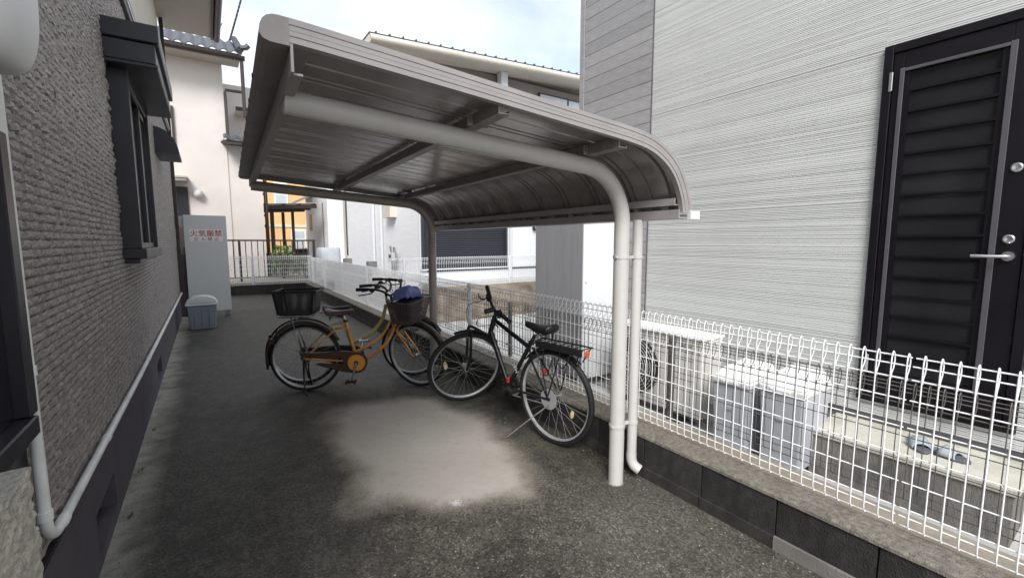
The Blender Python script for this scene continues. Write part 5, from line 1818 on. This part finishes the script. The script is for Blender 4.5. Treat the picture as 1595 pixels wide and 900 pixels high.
def city_bike(name, label, loc, heading, frame_m, saddle_m, steer, r=0.33, wb=1.08, loops=True, rear_basket=True, front_basket=True, single_loop=False, casem='brown_plastic', fend='brown_fender', crank_a=-105, lean=0.0):
    t = thing(name, label, 'bicycle', loc, heading, 'bicycles parked by the fence')
    t.rotation_euler = (lean, 0, heading)
    BB, ST, SB = Vector((0.475, 0, 0.275)), Vector((0.372, 0, 0.70)), Vector((0.452, 0, 0.36))
    HT, HB = (0.822, 0, 0.850), (0.872, 0, 0.625)
    RHb = (0.0, 0, r)
    FH = (wb, 0, r)
    T = steer_matrix(HT, HB, steer)
    fr = MB()
    fr.tube([BB, ST], 0.0155, 12)
    fr.tube([Vector(HB) - Vector((-.006, 0, .02)), HT], 0.019, 12)
    if single_loop:
        fr.tube(spline([(0.45, 0, 0.385), (0.56, 0, 0.43), (0.68, 0, 0.515), (0.77, 0, 0.63), (0.815, 0, 0.79)], 6), 0.019, 12)
    else:
        for s in (-0.022, 0.022):
            fr.tube(spline([(0.452, s * .6, 0.365), (0.56, s, 0.41), (0.68, s, 0.485), (0.765, s, 0.59), (0.83, s * .5, 0.735)], 6), 0.0115, 10)
        fr.tube(spline([(0.485, 0, 0.275), (0.60, 0, 0.315), (0.72, 0, 0.405), (0.80, 0, 0.515), (0.858, 0, 0.655)], 6), 0.0165, 12)
    fr.tube([BB + Vector((0, -0.036, 0)), BB + Vector((0, 0.036, 0))], 0.022, 12)
    for s in (-1, 1):
        fr.tube([BB + Vector((-.02, s * 0.03, 0)), (0.28, s * 0.045, 0.30), (0.0, s * 0.058, r)], 0.0095, 8)
        fr.tube([ST + Vector((0.02, s * 0.018, -0.09)), (0.28, s * 0.045, 0.60), (0.0, s * 0.060, r + 0.006)], 0.008, 8)
    frame = fr.build('frame', frame_m, t)
    box('frame_band', (0.398, -0.0168, 0.58), (0.402, 0.0168, 0.62), 'black_plastic', frame) if False else None
    # wheels
    wheel('rear_wheel', t, RHb, r, None, hub_w=0.045)
    wheel('front_wheel', t, FH, r, T, hub_w=0.04)
    MB().ring([(0.02, -0.062), (0.05, -0.06), (0.05, 0.0), (0.02, 0.0)], (0, 0.058, r), 'y', 20).build('rear_brake_drum', 'black_plastic', t)
    fo = MB(T)
    crown = Vector(HB) + (Vector(HB) - Vector(HT)).normalized() * 0.035
    fo.tube([Vector(HT) + Vector((-.004, 0, .012)), crown], 0.0135, 10)
    for s in (-1, 1):
        fo.tube(spline([crown + Vector((0, s * 0.012, 0)), crown + Vector((0.012, s * 0.045, -0.03)), (0.965, s * 0.05, 0.47), (wb - 0.03, s * 0.052, r + 0.045), (wb, s * 0.05, r)], 5), [0.013] * 6 + [0.0115] * 6 + [0.009] * 9, 10)
    fo.build('fork', frame_m, t)
    fender('rear_fender', t, RHb, r + 0.022, R(28), R(192), 0.03, fend, None)
    fender('front_fender', t, FH, r + 0.022, R(28), R(160), 0.03, fend, T)
    for s in (-1, 1):
        b = MB()
        b.tube([(0.0, s * 0.062, r + 0.01), (-0.315, s * 0.03, r + 0.17)], 0.0025, 5)
        b.build('fender_stay', 'chrome', t)
        b = MB()
        b.tube([(0.0, s * 0.064, r + 0.02), (-0.10, s * 0.07, 0.735)], 0.0045, 6)
        b.build('rack_stay', 'chrome', t)
        b = MB()
        b.tube([(0.30, s * 0.05, 0.735), (0.345, s * 0.02, 0.65)], 0.0045, 6)
        b.build('rack_stay', 'chrome', t)
    bf = MB(T)
    for s in (-1, 1):
        bf.tube([(wb, s * 0.06, r), (wb - 0.27, s * 0.03, r - 0.10 + 0.33)], 0.0025, 5)
    bf.build('front_stay', 'chrome', t)
    # rear reflector brackets and mudflap
    b = MB()
    b.box((-0.355, -0.02, r - 0.10), (-0.345, 0.02, r + 0.02))
    b.build('mudflap', 'black_plastic', t)
    b = MB()
    b.box((-0.315, -0.03, r + 0.155), (-0.285, 0.03, r + 0.20))
    b.box((-0.265, -0.02, r + 0.215), (-0.24, 0.02, r + 0.245))
    b.build('rear_lamp', fend, t, 0.004)
    # chain case and cranks
    poly = []
    cc = (BB.x, BB.z)
    for k in range(15):
        a = R(-92) + R(184) * k / 14
        poly.append((cc[0] + 0.105 * cos(a), cc[1] + 0.105 * sin(a)))
    poly += [(0.36, 0.395), (0.06, 0.388), (0.0, 0.365), (0.0, 0.345), (0.35, 0.325), (0.355, 0.265), (0.12, 0.287), (0.1, 0.272), (0.35, 0.188)]
    MB().prism(poly, -0.072, -0.045, 'y').build('chain_case', casem, t, 0.004)
    MB().ring([(0.022, -0.004), (0.078, -0.004), (0.082, 0.0), (0.082, 0.004), (0.022, 0.004)], (BB.x, -0.0745, BB.z), 'y', 32, smooth=False).build('chain_disc', 'orange_disc' if frame_m == 'orange_paint' else casem, t)
    cr_ = MB()
    a = R(crank_a)
    e = Vector((BB.x + 0.17 * cos(a), -0.095, BB.z + 0.17 * sin(a)))
    e2 = Vector((BB.x - 0.17 * cos(a), 0.095, BB.z - 0.17 * sin(a)))
    cr_.tube([BB + Vector((0, -0.085, 0)), e], [0.013, 0.009], 8)
    cr_.tube([BB + Vector((0, 0.06, 0)), e2], [0.013, 0.009], 8)
    cr_.tube([BB + Vector((0, -0.098, 0)), BB + Vector((0, 0.07, 0))], 0.011, 10)
    cr_.build('crank', 'steel', t)
    for s, q in ((-1, e), (1, e2)):
        p = MB()
        pedal(p, (q.x, q.y + s * 0.055, q.z))
        p.build('pedal', 'black_plastic' if s < 0 else 'chrome', t)
    # seat post, saddle
    MB().tube([ST - Vector((-.01, 0, .04)), ST + Vector((-.018, 0, 0.06))], 0.0125, 10).build('seat_post', 'chrome', t)
    MB().ring([(0.0155, -0.012), (0.021, -0.012), (0.021, 0.012), (0.0155, 0.012)], (ST.x + 0.006, 0, ST.z - 0.02), 'z', 14, smooth=False).build('seat_clamp', 'black_plastic', t)
    saddle(t, 0.195, 0.455, 0.795, saddle_m, 0.105)
    # handlebar and grips (turn with the fork)
    hb = MB(T)
    stem = Vector((0.812, 0, 0.90))
    hb.tube([HT, stem, stem + Vector((0.012, 0, 0.03))], 0.0115, 10)
    for s in (-1, 1):
        hb.tube(spline([stem + Vector((0.02, 0, 0.03)), stem + Vector((0.035, s * 0.07, 0.04)), stem + Vector((0.02, s * 0.15, 0.095)), stem + Vector((-.05, s * 0.215, 0.125)), stem + Vector((-.18, s * 0.25, 0.12))], 5), 0.011, 8)
    bars = hb.build('handlebar', 'black_paint', t)
    for s in (-1, 1):
        gr = MB(T)
        p0, p1 = stem + Vector((-.075, s * 0.226, 0.125)), stem + Vector((-.195, s * 0.254, 0.119))
        gr.tube([p0, p0.lerp(p1, .1), p0.lerp(p1, .5), p1], [0.014, 0.0165, 0.0155, 0.0175], 10)
        gr.build('grip', 'black_plastic', bars)
        lv = MB(T)
        lv.tube(spline([p0 + Vector((0.05, 0, -0.012)), p0 + Vector((0.03, -s * 0.002, -0.035)), p0 + Vector((-.03, s * 0.012, -0.05)), p0 + Vector((-.10, s * 0.03, -0.062))], 4), 0.006, 6)
        lv.box(tuple(p0 + Vector((0.02, -0.014, -0.022))), tuple(p0 + Vector((0.055, 0.014, 0.012))))
        lv.build('brake_lever', 'black_plastic', bars)
    be = MB(T)
    bp_ = stem + Vector((0.0, -0.19, 0.145))
    be.ring([(0.0001, 0.022), (0.018, 0.018), (0.026, 0.005), (0.026, -0.008), (0.0001, -0.01)], tuple(bp_), 'z', 14)
    be.build('bell', 'black_plastic', bars)
    cb3 = MB(T)
    for s in (-1, 1):
        cb3.tube(spline([stem + Vector((-.04, s * 0.22, 0.12)), stem + Vector((0.06, s * 0.17, 0.13)), stem + Vector((0.09, s * 0.05, 0.03)), stem + Vector((0.07, 0, -0.12))], 6), 0.0028, 5)
    cb3.build('brake_cables', 'cable', bars, fix=False)
    # stand
    sd_ = MB()
    for s in (-1, 1):
        sd_.tube(spline([(0.005, s * 0.066, r), (-0.004, s * 0.085, 0.16), (0.012, s * 0.115, 0.02), (0.02, s * 0.12, 0.006)], 4), 0.008, 6)
    sd_.tube([(0.02, -0.12, 0.01), (0.03, -0.15, 0.008)], 0.007, 6)
    sd_.build('stand', 'black_paint', t)
    # rear rack
    rk = MB()
    for s in (-0.062, 0.062):
        rk.tube([(-0.22, s, 0.738), (0.30, s, 0.735)], 0.005, 6)
    for k in range(9):
        x = -0.22 + 0.065 * k
        rk.tube([(x, -0.062, 0.738), (x, 0.062, 0.738)], 0.0035, 5)
    rk.build('rear_rack', 'chrome', t)
    if rear_basket:
        bb_ = wire_basket('rear_basket', t, None, -0.225, 0.15, 0.15, 0.772, 0.985, 'black_mesh', 'black_plastic', 0.035, 0.0085, 1.25)
        b = MB()
        for s in (-1, 1):
            for xx in (-0.215, 0.125):
                b.box((xx - 0.012, s * 0.122 - 0.012, 0.772), (xx + 0.012, s * 0.135 + 0.012, 0.985))
        b.box((-0.21, -0.12, 0.760), (0.11, 0.12, 0.7715))
        b.v = [(v[0] + 0.03 * (0.985 - v[2]) / .23 * (1 if v[0] < -0.1 else -1), v[1] * (1 + 0.18 * (v[2] - .75) / .23), v[2]) for v in b.v]
        b.build('basket_frame', 'black_plastic', bb_)
        rl_ = MB()
        for zz, sx in ((0.975, 0.0), (0.775, 0.03)):
            pass
        rl_.tube([(-0.228, -0.153, 0.985), (0.153, -0.153, 0.985), (0.153, 0.153, 0.985), (-0.228, 0.153, 0.985)], 0.011, 6, closed=True)
        rl_.build('basket_rim', 'black_plastic', bb_)
    if front_basket:
        wire_basket('front_basket', t, T, 0.885, 1.165, 0.19, 0.685, 0.905, 'brown_wire', 'brown_wire', 0.055, 0.017, 1.45)
        b = MB(T)
        b.tube([(0.93, -0.05, 0.69), (wb, -0.058, r + 0.02)], 0.004, 6)
        b.tube([(0.93, 0.05, 0.69), (wb, 0.058, r + 0.02)], 0.004, 6)
        b.box((0.80, -0.02, 0.80), (0.885, 0.02, 0.83))
        b.build('basket_bracket', 'black_plastic', t)
        lp2 = MB(T)
        lp2.ring([(0.0001, 0.05), (0.02, 0.045), (0.035, 0.0), (0.037, -0.03), (0.0001, -0.035)], (1.02, 0.075, 0.58), 'x', 16)
        lp2.build('headlamp', 'chrome', t)
    return t, T

ORH = math.atan2(-0.43, 0.96)
orange, OT = city_bike('city_bicycle', 'orange step-through city bicycle with black rear basket and brown front basket', (0.73, 4.615, 0), ORH, 'orange_paint', 'brown_saddle', R(-32), wb=1.07)
khaki, KT = city_bike('city_bicycle', 'khaki gold step-through city bicycle with black saddle standing behind the orange one', (0.755, 4.86, 0), R(-18), 'khaki_paint', 'black_plastic', R(-14), wb=1.08,
                      rear_basket=False, front_basket=False, single_loop=True, casem='black_plastic', fend='black_paint', crank_a=35)
# blue rain cover lying in the orange bicycle's front basket
bag = thing('rain_cover', 'folded blue nylon cover stuffed in the brown front basket', 'bag', (0.73, 4.615, 0), ORH)
vs, fs = [], []
q = random.Random(8)
nx_, ny_ = 16, 20
for i in range(nx_ + 1):
    for j in range(ny_ + 1):
        u, v = i / nx_ * 2 - 1, j / ny_ * 2 - 1
        x, yv = 0.985 + 0.095 * u + 0.012 * noise.noise((u * 2, v * 3, 1)), 0.15 * v + 0.045
        zz = 0.895 + 0.115 * (1 - u ** 4) ** 0.6 * (1 - v ** 6) + 0.03 * noise.noise((u * 1.8, v * 2.5, 5)) - 0.03 * v + 0.02 * u
        vs.append((x, yv, zz))
w_ = ny_ + 1
for i in range(nx_):
    for j in range(ny_):
        a = i * w_ + j
        fs.append((a, a + w_, a + w_ + 1, a + 1))
o = MB(OT).add(vs, fs, True).build('cover', 'blue_cloth', bag, fix=False)
so = o.modifiers.new('solid', 'SOLIDIFY')
so.thickness = 0.02
so.offset = -1
b = MB(OT)
b.taper((0.91, -0.14, 0.70), (1.10, 0.15, 0.895), (0.03, 0.03))
b.build('lining', 'navy', bag, 0.03, 2)

# ---- the black bicycle
BH_ = R(99.5)
bk = thing('black_bicycle', 'black diamond-frame bicycle with rear rack leaning beside the fence and canopy post', 'bicycle', (1.985, 2.372, 0), BH_, 'bicycles parked by the fence')
r = 0.345
HT, HB = (0.635, 0, 0.855), (0.700, 0, 0.690)
RHb, FH, BB, ST = (0, 0, r), (1.075, 0, r), Vector((0.475, 0, 0.315)), Vector((0.225, 0, 0.715))
ht_top, ht_bot = Vector((0.640, 0, 0.845)), Vector((0.696, 0, 0.705))
T = steer_matrix(ht_top, ht_bot, R(68))
TF = Matrix.Translation((1.073, -0.034, 0.334)) @ Matrix.Rotation(R(68), 4, 'Z') @ Matrix.Rotation(R(-15), 4, 'X') @ Matrix.Translation((-1.075, 0, -r))
fr = MB()
fr.tube([ht_bot, ht_top], 0.021, 14)
fr.tube([ht_bot + Vector((-.006, 0, .02)), BB], 0.021, 14)
fr.tube([ht_top + Vector((0.008, 0, -0.02)), Vector((0.252, 0, 0.665))], 0.017, 12)
fr.tube([BB, ST], 0.0165, 12)
fr.tube([BB + Vector((0, -0.036, 0)), BB + Vector((0, 0.036, 0))], 0.022, 12)
for s in (-1, 1):
    fr.tube([BB + Vector((-.03, s * 0.025, 0)), (0.3, s * 0.05, 0.325), (0, s * 0.065, r)], 0.009, 8)
    fr.tube([Vector((0.24, s * 0.015, 0.665)), (0.17, s * 0.05, 0.57), (0, s * 0.065, r)], 0.008, 8)
frame = fr.build('frame', 'black_paint', bk)
pq = BB.lerp(ST, 0.58)
d = (ST - BB).normalized()
wr = wheel('rear_wheel', bk, RHb, r, None, hub_w=0.055, tyre_w=0.021)
wheel('front_wheel', bk, FH, r, TF, hub_w=0.045, tyre_w=0.021)
MB().ring([(0.02, 0.056), (0.088, 0.058), (0.09, 0.0595), (0.088, 0.061), (0.02, 0.0605)], RHb, 'y', 32, smooth=False).build('spoke_guard', 'polycarb', wr) if False else None
# the camera sees the left flank (+y): translucent disc guard on that side
MB().ring([(0.016, 0.060), (0.072, 0.062), (0.074, 0.0635), (0.072, 0.065), (0.016, 0.064)], RHb, 'y', 32, smooth=False).build('spoke_guard', 'grey_panel', wr)
am = MB()
for (wc_, ang, rr_) in ((RHb, R(203), 0.19),):
    am.prism([(RHb[0] + rr_ * cos(ang) + 0.012 * cos(k * pi / 6), RHb[2] + rr_ * sin(ang) + 0.026 * sin(k * pi / 6)) for k in range(12)], 0.012, 0.022, 'y')
am.build('wheel_reflector', 'amber', wr)
am2 = MB(TF)
am2.prism([(FH[0] + 0.19 * cos(R(12)) + 0.016 * cos(k * pi / 6), FH[2] + 0.19 * sin(R(12)) + 0.028 * sin(k * pi / 6)) for k in range(12)], -0.022, -0.012, 'y')
am2.prism([(FH[0] + 0.19 * cos(R(12)) + 0.016 * cos(k * pi / 6), FH[2] + 0.19 * sin(R(12)) + 0.028 * sin(k * pi / 6)) for k in range(12)], 0.012, 0.022, 'y')
am2.build('wheel_reflector', 'amber', bk)
fo = MB()
crown = ht_bot + (ht_bot - ht_top).normalized() * 0.03
fo.tube([ht_top + Vector((-.005, 0, 0.015)), crown], 0.0145, 10)
for sg_ in (-1, 1):
    tip = TF @ Vector((1.075, sg_ * 0.05, r))
    up_ = TF @ Vector((1.06, sg_ * 0.052, r + 0.365))
    md_ = TF @ Vector((1.055, sg_ * 0.054, r + 0.12))
    sh_ = TF @ Vector((1.04, sg_ * 0.05, r + 0.385))
    fo.tube(spline([crown, crown.lerp(sh_, 0.75), up_.lerp(sh_, .3), up_.lerp(md_, .4), md_, tip], 5), 0.0125, 10)
fo.build('fork', 'black_paint', bk)
fender('rear_fender', bk, RHb, r + 0.016, R(40), R(128), 0.026, 'black_paint', None)
fender('front_fender', bk, FH, r + 0.018, R(70), R(140), 0.026, 'black_paint', TF)
# bars
hb = MB(T)
st0 = ht_top + Vector((-0.014, 0, 0.05))
st1 = st0 + Vector((0.012, 0, 0.04))
hb.tube([ht_top, st0, st1], 0.0135, 10)
hb.tube(spline([st1 + Vector((-0.035, 0.285, 0.03)), st1 + Vector((-0.012, 0.15, 0.018)), st1 + Vector((0, 0.05, 0)), st1 + Vector((0, -0.05, 0)), st1 + Vector((-0.012, -0.15, 0.018)), st1 + Vector((-0.035, -0.285, 0.03))], 5), 0.012, 10)
bars = hb.build('handlebar', 'black_paint', bk)
for s in (-1, 1):
    p0, p1 = st1 + Vector((-.018, s * 0.17, 0.021)), st1 + Vector((-0.036, s * 0.295, 0.0305))
    MB(T).tube([p0, p0.lerp(p1, .12), p0.lerp(p1, .85), p1], [0.0155, 0.018, 0.0175, 0.019], 12).build('grip', 'black_plastic', bars)
    lv = MB(T)
    q0 = p0 + Vector((0.012, -s * 0.03, 0))
    lv.tube(spline([q0, q0 + Vector((0.05, s * 0.01, -.01)), q0 + Vector((0.065, s * 0.07, -.02)), q0 + Vector((0.055, s * 0.14, -.025))], 4), 0.006, 6)
    lv.box(tuple(q0 + Vector((-.018, -0.02, -0.03))), tuple(q0 + Vector((0.02, 0.02, 0.022))))
    lv.build('brake_lever', 'black_plastic', bars)
lg = MB(T)
lg.tube([st1 + Vector((0.01, 0.06, 0.02)), st1 + Vector((0.09, 0.06, 0.02))], 0.02, 12)
lg.build('bar_light', 'black_plastic', bars)
cb3 = MB(T)
cb3.tube(spline([st1 + Vector((0.03, -0.15, 0.0)), st1 + Vector((0.18, -0.16, -0.03)), st1 + Vector((0.2, -0.08, -0.22)), st1 + Vector((0.10, 0, -0.26))], 6), 0.0028, 5)
cb3.tube(spline([st1 + Vector((0.03, 0.12, 0.0)), st1 + Vector((0.15, 0.1, 0.0)), st1 + Vector((0.15, 0.02, -0.12)), st1 + Vector((0.04, 0.0, -0.15))], 6), 0.0028, 5)
cb3.build('brake_cables', 'cable', bars, fix=False)
MB().tube([ST - d * 0.05, ST + d * 0.06], 0.0135, 10).build('seat_post', 'black_paint', bk)
MB().ring([(0.0165, -0.014), (0.022, -0.014), (0.022, 0.014), (0.0165, 0.014)], (ST.x + .006, 0, ST.z - 0.012), 'z', 14, smooth=False).build('seat_clamp', 'black_plastic', bk)
sa = saddle(bk, 0.005, 0.285, 0.862, 'black_plastic', 0.085, 0.028, 0.062)
text_mesh('SELLE', 0.018, 'lettering', 'text_white', sa, Matrix.Translation((0.03, 0.073, 0.818)) @ Matrix.Rotation(R(180), 4, 'Z') @ Matrix.Rotation(R(90), 4, 'X')) if False else None
# crank, chain ring (right side, away from the camera) and chain
cr_ = MB()
a = R(-12)
for s, sg_ in ((1, -1), (-1, 1)):
    e = Vector((BB.x + s * 0.17 * cos(a), -s * 0.09 * -1 if False else sg_ * 0.09, BB.z + s * 0.17 * sin(a)))
    cr_.tube([BB + Vector((0, sg_ * 0.06, 0)), e], [0.013, 0.009], 8)
    p = MB()
    pedal(p, (e.x, e.y + sg_ * 0.055, e.z))
    p.build('pedal', 'black_plastic', bk)
cr_.tube([BB + Vector((0, -0.06, 0)), BB + Vector((0, 0.06, 0))], 0.011, 10)
cr_.build('crank', 'black_paint', bk)
ch = MB()
ch.ring([(0.06, -0.002), (0.088, -0.002), (0.088, 0.002), (0.06, 0.002)], (BB.x, -0.046, BB.z), 'y', 30, smooth=False)
ch.tube([(BB.x, -0.046, BB.z + 0.088), (0, -0.046, r + 0.035)], 0.005, 4)
ch.tube([(BB.x, -0.046, BB.z - 0.088), (0.02, -0.046, r - 0.09), (0, -0.046, r - 0.035)], 0.005, 4)
ch.build('chain', 'chrome', bk)
# rear rack with board and stays
rk = MB()
for s in (-0.055, 0.055):
    rk.tube([(-0.285, s, 0.742), (0.17, s, 0.742), (0.235, s * .4, 0.69)], 0.006, 6)
    rk.tube([(-0.11, s, 0.742), (0.0, s * 1.25, r + 0.03)], 0.005, 6)
    rk.tube([(-0.27, s, 0.74), (-0.215, s * 0.7, r + 0.29)], 0.0045, 6)
    rk.tube([(0.05, s, 0.742), (0.06, s * 1.2, 0.55), (0.01, s * 1.28, r + 0.03)], 0.0045, 6)
for k in range(7):
    x = -0.27 + 0.065 * k
    rk.tube([(x, -0.055, 0.742), (x, 0.055, 0.742)], 0.004, 5)
rko = rk.build('rear_rack', 'black_paint', bk)
box('rack_side', (-0.285, 0.058, 0.700), (0.13, 0.066, 0.744), 'black_plastic', rko, 0.003)
MB().ring([(0.0001, -0.004), (0.024, -0.002), (0.026, 0.004), (0.0001, 0.006)], (-0.296, 0.02, 0.715), 'x', 20).build('rack_reflector', 'orange_refl', rko)
cl = MB()
cl.tube(spline([(-0.2, 0.08, 0.70), (-0.14, 0.085, 0.60), (-0.06, 0.085, 0.655), (0.0, 0.09, 0.52), (0.06, 0.09, 0.62), (0.12, 0.085, 0.70)], 6), 0.005, 6)
cl.build('lock_cable', 'cable', bk, fix=False)
MB().ring([(0.0001, 0.0), (0.02, 0.001), (0.022, 0.006), (0.0001, 0.008)], (0.02, 0.084, 0.545), 'y', 18).build('stay_reflector', 'red', bk)
MB().ring([(0.0001, -0.024), (0.013, -0.02), (0.016, 0.0), (0.013, 0.018), (0.0001, 0.022)], (0.452, 0.028, 0.375), 'z', 16).build('lock_light', 'red', bk)
text_mesh('MF', 0.05, 'lettering', 'text_white', bk, Matrix.Translation((0.375, 0.0172, 0.475)) @ Matrix.Rotation(R(180), 4, 'Z') @ Matrix.Rotation(R(90), 4, 'X') @ Matrix.Rotation(R(120), 4, 'Z'))
ks = MB()
ks.tube([(-0.02, 0.085, r - 0.03), (0.10, 0.13, 0.20), (0.30, 0.20, 0.006)], 0.0045, 8)
ks.build('kickstand', 'spoke', bk)
bk.rotation_euler = (0, 0, BH_)
